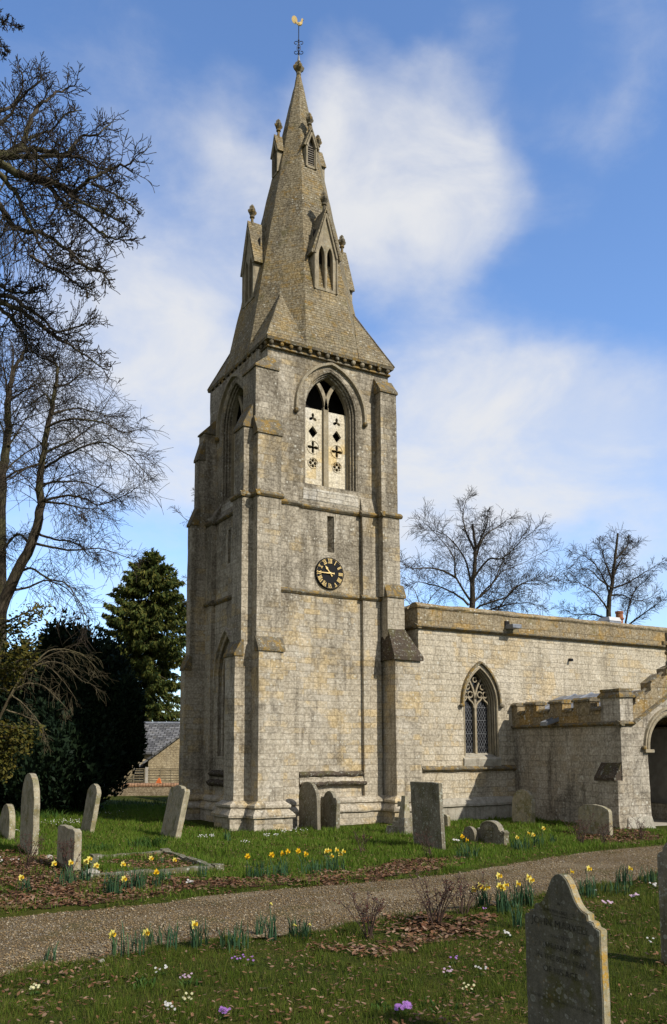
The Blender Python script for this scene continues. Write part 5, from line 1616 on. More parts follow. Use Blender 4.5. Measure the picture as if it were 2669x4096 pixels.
Q(1118, 2265, 5, M['pwhite'], 'white primroses beside the pink clump, left of the inscribed headstone')
Q(1093, 2307, 6, M['pcream'], 'cream primroses below the white ones, left of the inscribed headstone')
Q(1055, 2234, 4, M['ppurple'], 'scattered violet primroses below the rose bushes')
Q(1183, 2175, 11, M['pwhite'], 'large white primrose clump against the inscribed headstone')
Q(1131, 2126, 3, M['ppurple'], 'tiny purple flowers under the daffodils by the rose bushes')
Q(1413, 2109, 11, M['ppink'], 'pink primrose clump right of the inscribed headstone top', .03)
Q(1477, 2092, 9, M['ppink'], 'pale pink primroses further right of the inscribed headstone', .03)
Q(1522, 2066, 7, M['pwhite'], 'white primrose clump near the right edge of the picture', .03)
Q(1390, 2083, 3, M['pwhite'], 'pair of white flowers by the daffodil leaves right of the headstone')
Q(1520, 2198, 4, M['pwhite'], 'lone whitish flowers in the turf left of the cut-off headstone')
Q(441, 2061, 6, M['pwhite'], 'white primroses in the dead leaves right of the grave kerb', .035)
Q(1061, 1962, 9, M['pwhite'], 'white and pink primroses left of the tiny footstone', .04)
def S_(x, y, n, l, spread=.2): Q(x, y, n, M['pwhite'], l, .028, 'snowdrop_clump', spread)
S_(480, 1952, 22, 'snowdrop clump in the grass near the tower corner')
S_(565, 1966, 8, 'sparse snowdrops below the tower corner', .15)
S_(632, 1949, 16, 'snowdrop clump below the south buttress')
S_(160, 1915, 60, 'broad drift of snowdrops in front of the yew', .7)
S_(66, 1935, 22, 'snowdrops between the two left-hand headstones', .3)
S_(676, 1934, 26, 'row of small white flowers along the tower foot', .45)
S_(20, 2010, 14, 'white flowers in leaves at the far left', .3)
S_(265, 1893, 12, 'few snowdrops left of the leaning worn headstone', .5)

def herbs(x, y, n, label, rad=.3, h=.12, name='herb_clump'):
    p = ground_at(x, y); o = MB()
    for i in range(n):
        a = random.uniform(0, 6.28); r = rad*math.sqrt(random.random()); q = Vector((r*math.cos(a), r*math.sin(a), 0)); hh = h*random.uniform(.5, 1.2)
        l = Vector((random.uniform(-1, 1), random.uniform(-1, 1), 0))*hh*.8
        strip(o, [q, q+l*.4+Vector((0, 0, hh*.7)), q+l+Vector((0, 0, hh))], .022)
    o = o.build(name, M['herb'], None, loc=(p.x, p.y, gz(p.x, p.y)))
    tag(o, label, 'plants', 'leafy clumps in the turf', 'stuff' if n > 100 else None)
herbs(345, 1970, 150, 'bushy green leaf clump behind the grave kerb', .38, .20)
herbs(235, 1978, 90, 'small green leaf clump left of the grave kerb back', .3, .15)
herbs(150, 1888, 420, 'dark leafy carpet under the yew at the left', 1.3, .26)
herbs(300, 1872, 260, 'rough leafy growth in front of the boundary wall', 1.6, .20)
herbs(90, 1905, 180, 'leafy growth behind the tallest left headstone', .8, .22)
herbs(330, 2300, 26, 'flat rosette of leaves in the near turf, left of centre', .10, .06)
herbs(440, 2300, 26, 'broad-leaved weeds beside the lilac primroses', .12, .06)
herbs(1020, 2345, 34, 'clover patch at the bottom right of centre', .18, .05)
herbs(905, 2345, 30, 'low weeds left of the purple primrose cushion', .14, .05)

def rose(x, y, h, n, label, wid=.35):
    p = ground_at(x, y); o = empty('rose_bush', (p.x, p.y, gz(p.x, p.y)), label, 'rose bush', 'bare rose bushes')
    b = MB(); lf = MB()
    for i in range(n):
        a = random.uniform(0, 6.28); hh = h*random.uniform(.55, 1.08); l = Vector((math.cos(a), math.sin(a), 0))*wid*random.uniform(.2, 1)*hh/h
        q0 = Vector((random.uniform(-.05, .05), random.uniform(-.05, .05), -.02)); pts = [q0, q0+l*.35+Vector((0, 0, hh*.45)), q0+l*.75+Vector((random.uniform(-.03, .03), 0, hh*.78)), q0+l+Vector((0, 0, hh))]
        b.tube(pts, [.007, .006, .0045, .003], 5)
        for k in range(5):
            t = random.uniform(.3, 1); s = pts[1].lerp(pts[3], t); dv = Vector((random.uniform(-1, 1), random.uniform(-1, 1), random.uniform(.2, 1)))*.10
            b.tube([s, s+dv*.6, s+dv], [.003, .0025, .002], 4)
            for j in range(2):
                c = s+dv*random.uniform(.3, 1.1)+Vector((random.uniform(-1, 1), random.uniform(-1, 1), random.uniform(-1, 1)))*.02
                u = Vector((random.uniform(-1, 1), random.uniform(-1, 1), random.uniform(-.6, .8))).normalized(); v = u.orthogonal().normalized(); q = random.uniform(.011, .020)
                lf.add([c, c+u*q+v*q*.5, c+u*q*2, c+u*q-v*q*.5], [(0, 1, 2), (0, 2, 3)])
    b.build('stems', M['rosestem'], o); lf.build('leaves', M['roseleaf'], o)
rose(862, 2178, .50, 12, 'left rose bush of the pair beside the near path edge, dark red leaves')
rose(1012, 2150, .55, 16, 'taller rose bush of the pair beside the near path edge, left of the daffodils')
rose(1080, 2128, .42, 10, 'small rose bush leaning towards the daffodils on the near path edge', .3)
rose(160, 2052, .62, 9, 'reddish rose stems growing before the short square-topped headstone', .4)
rose(62, 2030, .55, 10, 'bare rose bush in the dead leaves at the far left', .45)
rose(1000, 1992, .55, 8, 'thin rose stems in front of the large slab headstone', .4)
rose(1352, 1965, .55, 12, 'rose bush with red leaves before the wide low headstone', .45)
rose(1405, 1968, .45, 8, 'sparse rose bush at the right of the wide low headstone', .35)
rose(1490, 1952, .45, 8, 'rose bush on the grass before the porch corner', .35)
rose(845, 1985, .45, 6, 'thin dry rose stems in the grass below the tower buttress', .4)
def fallen(pts, r, label):
    P_ = [ground_at(*p) for p in pts]; c = P_[0]
    b = MB(); b.tube([Vector((q.x-c.x, q.y-c.y, gz(q.x, q.y)+.02+.01*random.random())) for q in P_], [r, r*.9, r*.6, r*.4][:len(P_)], 6)
    o = b.build('fallen_twig', M['bark'], None, loc=(c.x, c.y, 0)); tag(o, label, 'twig')
fallen([(72, 2281), (90, 2286), (112, 2292)], .009, 'short stick lying on the turf at the bottom left')
fallen([(163, 2292), (200, 2280), (225, 2275), (258, 2278)], .007, 'long bent twig lying on the turf left of centre')
fallen([(600, 2312), (626, 2309)], .006, 'little twig on the near grass below the centre')
fallen([(1014, 2180), (1032, 2172)], .010, 'pale stick at the edge of the rose bed')

# ------------------------------------------------------------------ boundary wall, fence, cottage
A = ground_at(60, 1852); Bq = ground_at(600, 1849)
A.z = Bq.z = 0
dr = (Bq-A); L = dr.length; an = math.atan2(dr.y, dr.x)
bw = empty('boundary_wall', (A.x, A.y, 0), 'low stone boundary wall with rounded brick coping behind the churchyard', 'wall', rot=(0, 0, an))
zt = 2 - (1828-HZ)*depth_of(ground_at(330, 1850))/FL
MB().box(-3, L, 0, .3, -.1, zt).build('wall', M['brickwall'], bw, jitter=.01)
b = MB(); n = int((L+3)/.115)
for i in range(n):
    x = -3 + i*.115
    b.plate([(-.03, zt), (-.03, zt+.06), (.05, zt+.12), (.15, zt+.14), (.25, zt+.12), (.33, zt+.06), (.33, zt)], [], lambda u, v, d: (x+d, u, v), .10)
b.build('coping', M['copingbrick'], bw)
fn_ = empty('garden_fence', (A.x, A.y, 0), 'woven wooden garden fence with a concrete post beyond the boundary wall', 'fence', rot=(0, 0, an))
def loc_x(px, dep):      # along-wall coordinate of a pixel column
    d = ray(px, 1800); n = Vector((-math.sin(an), math.cos(an), 0)); o_ = A + n*dep
    t = (o_-EYEP).dot(n)/d.dot(n); q = EYEP+d*t
    return (q-A).dot(Vector((math.cos(an), math.sin(an), 0))), q
x0, q0 = loc_x(341, 1.6)
dd = depth_of(q0); zf0, zf1 = 2-(1826-HZ)*dd/FL-.5, 2-(1787-HZ)*dd/FL
for s in (-1, 1):
    b = MB()
    for i in range(8):
        z = zf0 + .35 + (zf1-zf0-.35)*i/8
        xa, xb = (x0-2.0, x0-.07) if s < 0 else (x0+.07, x0+2.0)
        w_ = .012*((i % 2)*2-1)
        b.box(xa, xb, 1.6+w_, 1.625+w_, z, z+.05)
    for k in range(5):
        xx = (x0-1.95 + k*.46) if s < 0 else (x0+.10+k*.46)
        b.box(xx, xx+.03, 1.57, 1.66, zf0, zf1)
    b.box(x0-2.0 if s < 0 else x0+.07, x0-.07 if s < 0 else x0+2.0, 1.58, 1.65, zf1-.02, zf1+.01)
    b.box(x0-2.0 if s < 0 else x0+.07, x0-.07 if s < 0 else x0+2.0, 1.585, 1.63, -.3, zf0+.36)
    b.build('panel', M['fencewood'], fn_)
b = MB(); b.box(x0-.06, x0+.06, 1.56, 1.68, -.4, zf1+.06); b.build('post', M['concrete'], fn_)
xx, q = loc_x(371, .15)
b = MB(); b.lathe([(.15, 0), (.14, .03), (.10, .12), (.045, .20), (.02, .22)], (0, 0, 0), 3); o = b.build('marker_cone', M['orange'], None, loc=(q.x, q.y, zt+.13), rot=(0, 0, .6)); tag(o, 'small orange marker standing on the boundary wall', 'marker')

hd_ = 42.
ho = at_depth(380, 1858, hd_)
yawh = -YAW
cot = empty('cottage', (ho.x, ho.y, -1.2), 'stone cottage with slate roofs partly hidden between yew and tower', 'cottage', rot=(0, 0, yawh))
u_ = hd_/FL
def cx_(px): return (px-380)*u_
def cz_(py): return 2-(py-HZ)*u_*1.0+1.2
def uvroof(o):
    me = o.data; uv = me.uv_layers.new(name='uv')
    for p in me.polygons:
        n = p.normal; s = n.cross(Vector((0, 0, 1)))
        if s.length < 1e-3: s = Vector((1, 0, 0))
        s.normalize(); t = n.cross(s)
        for li in p.loop_indices:
            v = me.vertices[me.loops[li].vertex_index].co
            uv.data[li].uv = (v.dot(s), v.dot(t))
ez, rz = cz_(1748), cz_(1683)
b = MB(); b.box(cx_(270), cx_(420), 0, 5.2, 0, ez); b.plate([(0, ez-.01), (2.6, rz-.1), (5.2, ez-.01)], [], lambda u, v, d: (cx_(270)+.01+d, u, v), .2); b.build('wall', M['cottage'], cot)
b = MB()
for s in (0, 1):
    ya, yb = (-.2, 2.6) if s == 0 else (5.4, 2.6)
    zb_ = ez-.12
    b.add([(cx_(262), ya, zb_), (cx_(430), ya, zb_), (cx_(430), yb, rz), (cx_(262), yb, rz), (cx_(262), ya, zb_+.09), (cx_(430), ya, zb_+.09), (cx_(430), yb, rz+.09), (cx_(262), yb, rz+.09)],
          [(0,1,2,3),(4,7,6,5),(0,4,5,1),(1,5,6,2),(2,6,7,3),(3,7,4,0)])
r_ = b.build('roof', M['slate'], cot); uvroof(r_)
MB().tube([(cx_(262), 2.6, rz+.1), (cx_(430), 2.6, rz+.1)], .08, 8).build('ridge', M['lead'], r_)
wl, wrg = cx_(351), cx_(351)+2*(cx_(442)-cx_(351))
wz0, wz1 = cz_(1768), cz_(1700)
b = MB(); b.plate([(wl, 0), (wrg, 0), (wrg, wz0), ((wl+wrg)/2, wz1), (wl, wz0)], [], lambda u, v, d: (u, -.9+d, v), .3); b.box(wl+.001, wl+.25, -.6, .3, 0, wz0-.05); b.build('gable', M['cottage'], cot)
b = MB()
for s in (0, 1):
    xa, xb = (wl-.25, (wl+wrg)/2) if s == 0 else (wrg+.25, (wl+wrg)/2)
    za = wz0 - .25*(wz1-wz0)/((wrg-wl)/2)
    b.add([(xa, -1.05, za), (xb, -1.05, wz1), (xb, 3.2, wz1), (xa, 3.2, za), (xa, -1.05, za+.12), (xb, -1.05, wz1+.12), (xb, 3.2, wz1+.12), (xa, 3.2, za+.12)],
          [(0,1,2,3),(4,7,6,5),(0,4,5,1),(1,5,6,2),(2,6,7,3),(3,7,4,0)])
r_ = b.build('roof', M['slate'], cot); uvroof(r_)
b = MB(); b.tube([(wl-.29, -1.05, wz0-.22), (wl-.29, 2, wz0-.22)], .05, 6); b.tube([(wl-.12, -.3, wz0-.3), (wl-.12, -.3, 0)], .04, 6); b.build('gutter', M['iron'], cot)
wx = cx_(324)
b = MB(); b.box(wx-.30, wx+.30, -.03, .05, cz_(1815), cz_(1778)); wn_ = b.build('window', M['white'], cot)
b = MB()
for i in range(2):
    for k in range(2): b.box(wx-.26+i*.27, wx-.02+i*.27, -.045, -.02, cz_(1815)+.05+k*.38, cz_(1815)+.38+k*.38)
b.build('pane', M['glass'], wn_)
b = MB(); b.plate([(wx-.42, cz_(1776))] + [(wx-.42*math.cos(math.pi*i/8), cz_(1776)+.16*math.sin(math.pi*i/8)) for i in range(1, 8)] + [(wx+.42, cz_(1776))], [], lambda u, v, d: (u, -.02+d*1, v), .06); b.build('lintel', M['dress'], cot)
#PART5
# ------------------------------------------------------------------ trees
class Limbs:
    """branches gathered by thickness, built as two meshes: boughs and twigs"""
    def __init__(s, seed): s.r = random.Random(seed); s.thick = MB(); s.thin = MB()
    def add(s, pts, rad):
        m = max(rad)
        if m > .02: s.thick.tube(pts, rad, 7 if m > .06 else 5, cap=False)
        else: s.thin.tube(pts, rad, 3, cap=False)
    def rnd(s, k=1.0): return Vector((s.r.uniform(-k, k), s.r.uniform(-k, k), s.r.uniform(-k, k)))
    def grow(s, p, d, L, r, lvl, c):
        """one branch from p along d; c = settings"""
        n = max(3, int(c['seg']*(1 if lvl else .7)) + 1)
        pts = [Vector(p)]; rad = [r]; d = d.normalized(); k = L/n
        for i in range(n):
            d = (d + s.rnd(c['wander']) + Vector((0, 0, c['up'][min(lvl, len(c['up'])-1)]))).normalized()
            pts.append(pts[-1] + d*k*s.r.uniform(.8, 1.2)); rad.append(max(c['rmin'], r*(1 - .75*(i+1)/n)))
        s.add(pts, rad)
        if lvl <= 0: return
        s.spawn(pts, rad, L, lvl, c)
    def spawn(s, pts, rad, L, lvl, c, start=.2):
        tot = len(pts)-1
        nc = max(2, int(c['kids'][min(lvl, len(c['kids'])-1)]*s.r.uniform(.8, 1.2)))
        for j in range(nc):
            t = start + (1-start)*(j + s.r.random())/nc
            i = min(tot-1, int(t*tot)); f = t*tot-i
            q = pts[i].lerp(pts[i+1], f); ax = (pts[i+1]-pts[i]).normalized()
            sd = ax.cross(s.rnd() + Vector((0, 0, .01)))
            if sd.length < 1e-4: sd = ax.orthogonal()
            sd.normalize()
            a = R(s.r.uniform(*c['ang']))
            d = ax*math.cos(a) + sd*math.sin(a)
            l = L*s.r.uniform(*c['ratio'])*(1 - c.get('taper', .35)*t)
            r = max(c['rmin'], min(rad[i]*.72, l*c['thin']))
            s.grow(q, d, l, r, lvl-1, c)
    def guide(s, pts, r0, r1, lvl, c, Lk=.55, start=.12):
        """a surveyed limb, smoothed, then dressed with side growth"""
        P_ = []
        n = len(pts)
        for i in range(n-1):
            a = pts[max(0, i-1)]; b = pts[i]; d = pts[i+1]; e = pts[min(n-1, i+2)]
            for k in range(4):
                t = k/4
                P_.append(.5*((2*b) + (d-a)*t + (2*a-5*b+4*d-e)*t*t + (3*b-a-3*d+e)*t*t*t))
        P_.append(pts[-1])
        m = len(P_); P_ = [p + s.rnd(r0*.35) for p in P_]
        rad = [r0 + (r1-r0)*(i/(m-1))**.8 for i in range(m)]
        s.add(P_, rad)
        L = sum((P_[i+1]-P_[i]).length for i in range(m-1))
        s.spawn(P_, rad, L*Lk, lvl, c, start)
        s.grow(P_[-1], P_[-1]-P_[-2], L*.10, r1, max(0, lvl-1), c)
        return L

def tree(name, label, base, trunk_r, lower):
    t = empty(name, (0, 0, 0), label, 'tree')
    t.location = base
    return t
def finish(t, lb, mt, mw):
    inv = -Vector(t.location)
    for (b, nm, m) in ((lb.thick, 'branches', mt), (lb.thin, 'twigs', mw)):
        if not b.v: continue
        V = np.array([tuple(v) for v in b.v]) + np.array(tuple(inv))
        q4 = np.array([f for f in b.f if len(f) == 4])
        np_mesh(nm, V, q4, m, t, smooth=True)
def z5(x, y): return (x/3.7244, y/3.7244)            # survey sheets of the left-hand trees
def z6(x, y): return (x/3.1515, 581.1 + y/3.1515)
def z8(x, y): return (x/2.9253, 1104.1 + y/2.9253)
def z7(x, y): return (x/2.2831 + 871.7, y/2.2831 + 1104.1)
def line(fn, pts, d0, d1):
    n = len(pts)
    return [at_depth(*fn(*p), d0 + (d1-d0)*i/(n-1) + random.uniform(-.25, .25)) for i, p in enumerate(pts)]

# gnarled tree reaching in from the left
C1 = dict(seg=6, wander=.30, up=[.06, .03, .02, .02], kids=[4, 6, 11, 12], ang=(28, 74), ratio=(.42, .88), rmin=.0058, thin=.018, taper=.62)
g1 = Limbs(3)
b1_ = ground_at(-420, 2010)
b1_.z = 0
top1 = at_depth(-150, 400, 15)
t1 = empty('bare_tree', (b1_.x, b1_.y, 0), 'bare gnarled tree with crooked boughs reaching in at the upper left', 'tree')
tb = MB(); tb.tube([b1_+Vector((0, 0, -.3)), b1_.lerp(top1, .3)+Vector((.1, 0, 0)), b1_.lerp(top1, .7), top1], [.42, .34, .28, .2], 12)
np_mesh('trunk', np.array([tuple(v) for v in tb.v])-np.array(tuple(b1_)), np.array([f for f in tb.f if len(f) == 4]), M['bark'], t1, smooth=True)
G1 = [(z5, [(-400, 1250), (0, 1420), (200, 1530), (330, 1540), (480, 1590), (600, 1670), (650, 1660), (760, 1570), (900, 1490), (1050, 1440), (1150, 1390)], .085, .012, 15, 13.5),
      (z5, [(-400, 1250), (0, 1340), (130, 1310), (300, 1290), (520, 1330), (620, 1300), (700, 1190), (850, 1150), (970, 1060)], .075, .01, 15, 15.5),
      (z5, [(-400, 1250), (0, 1330), (200, 1230), (260, 1050), (330, 920), (430, 850), (560, 770), (660, 740)], .075, .01, 15, 16.5),
      (z5, [(-300, 1260), (0, 1360), (370, 1350), (600, 1360), (720, 1380), (830, 1440), (1010, 1500)], .055, .01, 15, 14.2),
      (z5, [(-300, 1300), (0, 1510), (120, 1650), (220, 1850), (330, 2100), (430, 2230), (560, 2330)], .06, .01, 15, 13.8),
      (z5, [(-300, 1500), (0, 1790), (100, 1930), (210, 2010), (330, 2000), (480, 2090), (600, 2180), (640, 2260), (800, 2330), (920, 2370)], .06, .01, 15, 13.4),
      (z5, [(150, 1500), (400, 1600), (520, 1740), (620, 1820), (760, 1920), (860, 2010), (1000, 2070), (1100, 2070)], .05, .009, 14.6, 13.6),
      (z5, [(600, 1690), (750, 1780), (900, 1840), (1000, 1900), (1110, 1960)], .03, .008, 13.9, 13.2),
      (z5, [(800, 1590), (930, 1650), (1050, 1720), (1190, 1820)], .03, .008, 13.8, 13.3),
      (z5, [(260, 1280), (420, 1440), (520, 1480), (640, 1400)], .035, .008, 15, 14.6),
      (z5, [(-100, 1000), (0, 960), (130, 900), (200, 700), (150, 560)], .05, .008, 16, 16.5),
      (z5, [(-150, 1150), (60, 1020), (200, 820), (350, 700), (330, 560)], .04, .008, 15.5, 16),
      (z5, [(200, 1230), (320, 1170), (450, 1120), (560, 1000), (680, 960)], .035, .008, 15.4, 15.8),
      (z5, [(-80, 130), (0, 165), (60, 190), (170, 240)], .02, .006, 15.5, 15.5),
      (z5, [(-60, 380), (0, 400), (40, 420), (30, 500)], .018, .006, 15.5, 15.5),
      (z6, [(-200, 130), (0, 260), (90, 310), (250, 310), (350, 280)], .045, .008, 15, 14.4),
      (z6, [(-200, 230), (0, 330), (100, 350), (200, 430), (330, 520), (420, 600), (560, 560), (650, 540)], .055, .008, 15, 14),
      (z6, [(-200, 300), (0, 380), (150, 450), (260, 520), (400, 630), (520, 700), (640, 780), (740, 860)], .06, .008, 15, 13.6),
      (z6, [(-100, 330), (0, 430), (100, 520), (160, 610), (220, 720), (300, 790), (420, 830)], .045, .008, 15, 14.4),
      (z6, [(220, 40), (330, 110), (500, 200), (600, 280), (680, 310)], .03, .007, 13.8, 13.3),
      (z6, [(510, 10), (620, 110), (740, 160), (810, 240)], .026, .007, 13.5, 13.1)]
for (fn, pts, ra, rb, da, db) in G1:
    L = g1.guide(line(fn, pts, da, db), ra, rb, 2, dict(C1, kids=[4, 7, 17 + int(4.0*len(pts))]), .33)
finish(t1, g1, M['bark'], M['twig'])

# weeping birch behind it
g2 = Limbs(5)
b2 = ground_at(-260, 1900); b2.z = 0
t2 = empty('weeping_birch', (b2.x, b2.y, 0), 'weeping birch whose hanging twigs show at the left edge of the sky', 'tree')
pt_ = at_depth(-160, 300, 22)
g2.add([b2, b2.lerp(pt_, .5), pt_], [.2, .15, .06])
for k in range(9):
    e = at_depth(random.uniform(-10, 62), random.uniform(430, 520), random.uniform(20, 23))
    m = b2.lerp(pt_, random.uniform(.6, 1)); mid = m.lerp(e, .55)+Vector((0, 0, .7)); g2.add([m, mid, e], [.03, .02, .008])
    for j in range(9):
        q = mid.lerp(e, random.uniform(.3, 1.05)); l = random.uniform(.8, 1.9)
        pts = [q]
        for i in range(7): pts.append(pts[-1] + Vector((random.uniform(-.05, .06), random.uniform(-.05, .05), -l/7)))
        g2.add(pts, [.006]*8)
        for i in range(2, 8):
            g2.add([pts[i], pts[i]+Vector((random.uniform(-.10, .10), random.uniform(-.1, .1), -.12))], [.005, .004])
finish(t2, g2, M['bark'], M['twig'])

# lime trees with fine arching twigs
C3 = dict(seg=8, wander=.15, up=[-.05, -.035, -.01], kids=[5, 8, 30, 20], ang=(22, 78), ratio=(.50, 1.15), rmin=.0056, thin=.0095, taper=.5)
def lime(label, base_px, trunk, limbs, dep, seed, tr0, tr1, c=C3, lvl=2, name='lime_tree', mt=None, mw=None, Lk=.38, tk=14, lr=.045, sk=.19):
    g = Limbs(seed)
    b = at_depth(base_px, 1800, dep); b.z = 0
    t = empty(name, (b.x, b.y, 0), label, 'tree')
    T_ = [b + Vector((0, 0, -.2))] + trunk
    tb = MB(); n = 0
    P_ = []
    for i in range(len(T_)-1):
        for k in range(3): P_.append(T_[i].lerp(T_[i+1], k/3) + g.rnd(.03))
    P_.append(T_[-1]); m = len(P_)
    rad = [tr0 + (tr1-tr0)*i/(m-1) for i in range(m)]
    tb.tube(P_, rad, 10)
    np_mesh('trunk', np.array([tuple(v) for v in tb.v])-np.array(tuple(b)), np.array([f for f in tb.f if len(f) == 4]), mt or M['bark'], t, smooth=True)
    L = sum((P_[i+1]-P_[i]).length for i in range(m-1))
    g.spawn(P_, rad, L*sk, lvl, dict(c, kids=c['kids'][:lvl]+[tk]), .45)
    for pts in limbs:
        g.guide(pts, min(lr, tr0*.5), .008, lvl, c, Lk)
    finish(t, g, mt or M['bark'], mw or M['twig'])
    return t
dl = 25.
def ln(fn, pts, s=0.): return [at_depth(*fn(*p), dl + s*i/(len(pts)-1) + random.uniform(-.2, .2)) for i, p in enumerate(pts)]
lime('bare tree with a long curved trunk and drooping fine twigs, left of the conifer', -40,
     [at_depth(*z8(-20, 1050), dl), at_depth(*z8(30, 840), dl), at_depth(*z8(130, 640), dl), at_depth(*z8(215, 480), dl), at_depth(*z8(262, 300), dl), at_depth(*z8(285, 200), dl), at_depth(*z6(285, 1700), dl), at_depth(*z6(310, 1550), dl), at_depth(*z6(340, 1320), dl), at_depth(*z6(380, 1150), dl), at_depth(*z6(400, 1000), dl), at_depth(*z6(430, 880), dl), at_depth(*z6(405, 820), dl)],
     [ln(z6, [(345, 1300), (500, 1240), (740, 1260), (900, 1340), (1020, 1310)], -1), ln(z6, [(370, 1210), (450, 1180), (560, 1160), (700, 1190), (860, 1240)], 1.5),
      ln(z6, [(330, 1480), (500, 1410), (560, 1370), (700, 1260), (840, 1010)], 2), ln(z6, [(320, 1600), (450, 1520), (620, 1440), (760, 1410), (920, 1490), (1000, 1560), (1070, 1640)], -1.5),
      ln(z6, [(310, 1840), (500, 1800), (640, 1830), (740, 1870), (930, 1790), (1030, 1720)], -1), ln(z6, [(320, 1850), (470, 1860), (600, 1890), (740, 1900)], -2),
      ln(z6, [(280, 2080), (400, 2120), (560, 2150), (640, 2230), (760, 2300)], 1), ln(z6, [(260, 2150), (500, 2200), (720, 2190), (960, 2260)], -1.2),
      ln(z8, [(150, 650), (220, 640), (340, 710), (450, 740), (560, 900), (600, 1010)], -1.5), ln(z8, [(60, 790), (200, 760), (330, 720), (480, 800), (560, 960)], 1.5),
      ln(z6, [(300, 1720), (420, 1700), (600, 1700), (760, 1760), (880, 1830)], 2), ln(z6, [(380, 1150), (330, 1060), (230, 1130), (120, 1180)], 1), ln(z6, [(310, 1560), (200, 1600), (60, 1680), (-60, 1720)], -1),
      ln(z6, [(400, 1000), (500, 980), (600, 900), (650, 880)], 1), ln(z8, [(200, 480), (120, 400), (40, 500), (0, 560)], 1.)], dl, 21, .20, .03, Lk=.42, tk=70)
dl = 29.
lime('bare tree with a pale mossy trunk at the left edge, behind the curved one', 2,
     [at_depth(*z8(2, 700), dl), at_depth(*z6(2, 1900), dl), at_depth(*z6(14, 1650), dl), at_depth(*z6(40, 1500), dl), at_depth(*z6(62, 1300), dl), at_depth(*z6(56, 1130), dl), at_depth(*z6(75, 1000), dl), at_depth(*z6(105, 880), dl), at_depth(*z6(150, 800), dl), at_depth(*z6(200, 690), dl)],
     [ln(z6, [(30, 1680), (150, 1610), (290, 1570), (400, 1560)], -1), ln(z6, [(30, 1640), (130, 1530), (300, 1430), (490, 1420)], 1), ln(z6, [(60, 1440), (120, 1350), (200, 1230), (310, 1090)], 1.5),
      ln(z6, [(60, 1130), (30, 900), (0, 840)], 0), ln(z6, [(70, 1010), (100, 750), (60, 650), (0, 640)], 1), ln(z6, [(80, 1100), (200, 1020), (330, 960)], -1), ln(z6, [(50, 1400), (0, 1270), (-60, 1200)], 0), ln(z8, [(0, 560), (80, 430), (150, 410), (220, 430)], .5)], dl, 33, .22, .035, Lk=.42, tk=50)

# far trees over the nave roof, and one mostly behind the tower
CF = dict(seg=7, wander=.16, up=[-.01, .01, .03], kids=[4, 9, 36], ang=(24, 74), ratio=(.48, 1.05), rmin=.0080, thin=.009, taper=.45)
dl = 48.
lime('large bare tree with a spreading crown behind the nave roof next to the tower', 1102,
     [at_depth(*z7(520, 760), dl), at_depth(*z7(517, 690), dl), at_depth(*z7(515, 600), dl), at_depth(*z7(530, 480), dl), at_depth(*z7(535, 380), dl), at_depth(*z7(516, 262), dl)],
     [ln(z7, p, s) for p, s in (([(520, 690), (430, 540), (420, 440), (340, 330), (250, 240)], -2), ([(430, 545), (330, 500), (200, 495), (140, 460)], -3), ([(515, 600), (490, 480), (420, 360), (330, 300), (240, 300)], 2), ([(535, 440), (580, 330), (640, 280), (740, 215)], 2),
      ([(520, 560), (600, 450), (680, 440), (780, 350), (870, 275)], -1), ([(517, 690), (550, 650), (640, 560), (680, 510), (760, 480), (930, 390)], 3), ([(521, 745), (560, 695), (700, 650), (780, 580), (900, 580), (1000, 510)], -2), ([(522, 800), (640, 730), (720, 620), (800, 570), (900, 560)], 2), ([(530, 400), (480, 290), (470, 190), (500, 110)], 1),
      ([(525, 420), (590, 280), (600, 190)], -1), ([(516, 680), (540, 660), (610, 600), (670, 480), (700, 420), (790, 320)], 2), ([(500, 690), (420, 630), (330, 590), (230, 570), (150, 600)], 1), ([(521, 790), (600, 725), (700, 690), (800, 680), (880, 700)], -1))],
     dl, 41, .22, .06, CF, 2, 'bare_tree', M['bark_far'], M['twig'], .33, 34, .075, .12)
dl = 52.
lime('bare tree with a rounded crown behind the nave roof at the right', 1414,
     [at_depth(*z7(1238, 820), dl), at_depth(*z7(1240, 760), dl), at_depth(*z7(1245, 650), dl), at_depth(*z7(1265, 550), dl), at_depth(*z7(1275, 420), dl), at_depth(*z7(1290, 310), dl)],
     [ln(z7, p, s) for p, s in (([(1240, 720), (1180, 640), (1100, 580), (1000, 560)], -2), ([(1250, 640), (1200, 520), (1130, 440), (1050, 410)], 2), ([(1270, 600), (1350, 570), (1430, 520), (1530, 460)], -1), ([(1265, 540), (1310, 450), (1390, 370)], 2), ([(1260, 560), (1220, 450), (1190, 360)], -2),
      ([(1330, 800), (1350, 690), (1390, 600), (1440, 560)], 1), ([(1330, 810), (1450, 720), (1550, 650)], -1), ([(1275, 450), (1340, 380), (1350, 340)], 1), ([(1230, 760), (1150, 740), (1060, 740), (980, 700)], 1), ([(1255, 600), (1200, 560), (1130, 500), (1060, 520)], -2), ([(1250, 640), (1320, 640), (1400, 670), (1490, 640)], 2))],
     dl, 43, .20, .06, CF, 2, 'bare_tree', M['bark_far'], M['twig'], .33, 30, .07, .11)
dl = 46.
def dsp(x, y): return (x, y)
lime('bare tree standing behind the tower, only its twig ends showing left of the wall', 560,
     [at_depth(560, 1500, dl), at_depth(556, 1350, dl), at_depth(560, 1240, dl)],
     [ln(dsp, p) for p in ([(558, 1330), (510, 1260), (455, 1225), (412, 1190)], [(558, 1300), (500, 1230), (462, 1150)], [(558, 1420), (500, 1380), (440, 1345)], [(558, 1450), (490, 1440), (436, 1405)], [(560, 1260), (640, 1200)])],
     dl, 47, .2, .08, dict(CF, kids=[3, 8, 9]), 2, 'bare_tree', M['bark_far'], M['twig'], .26, 6, .07)
dl = 60.
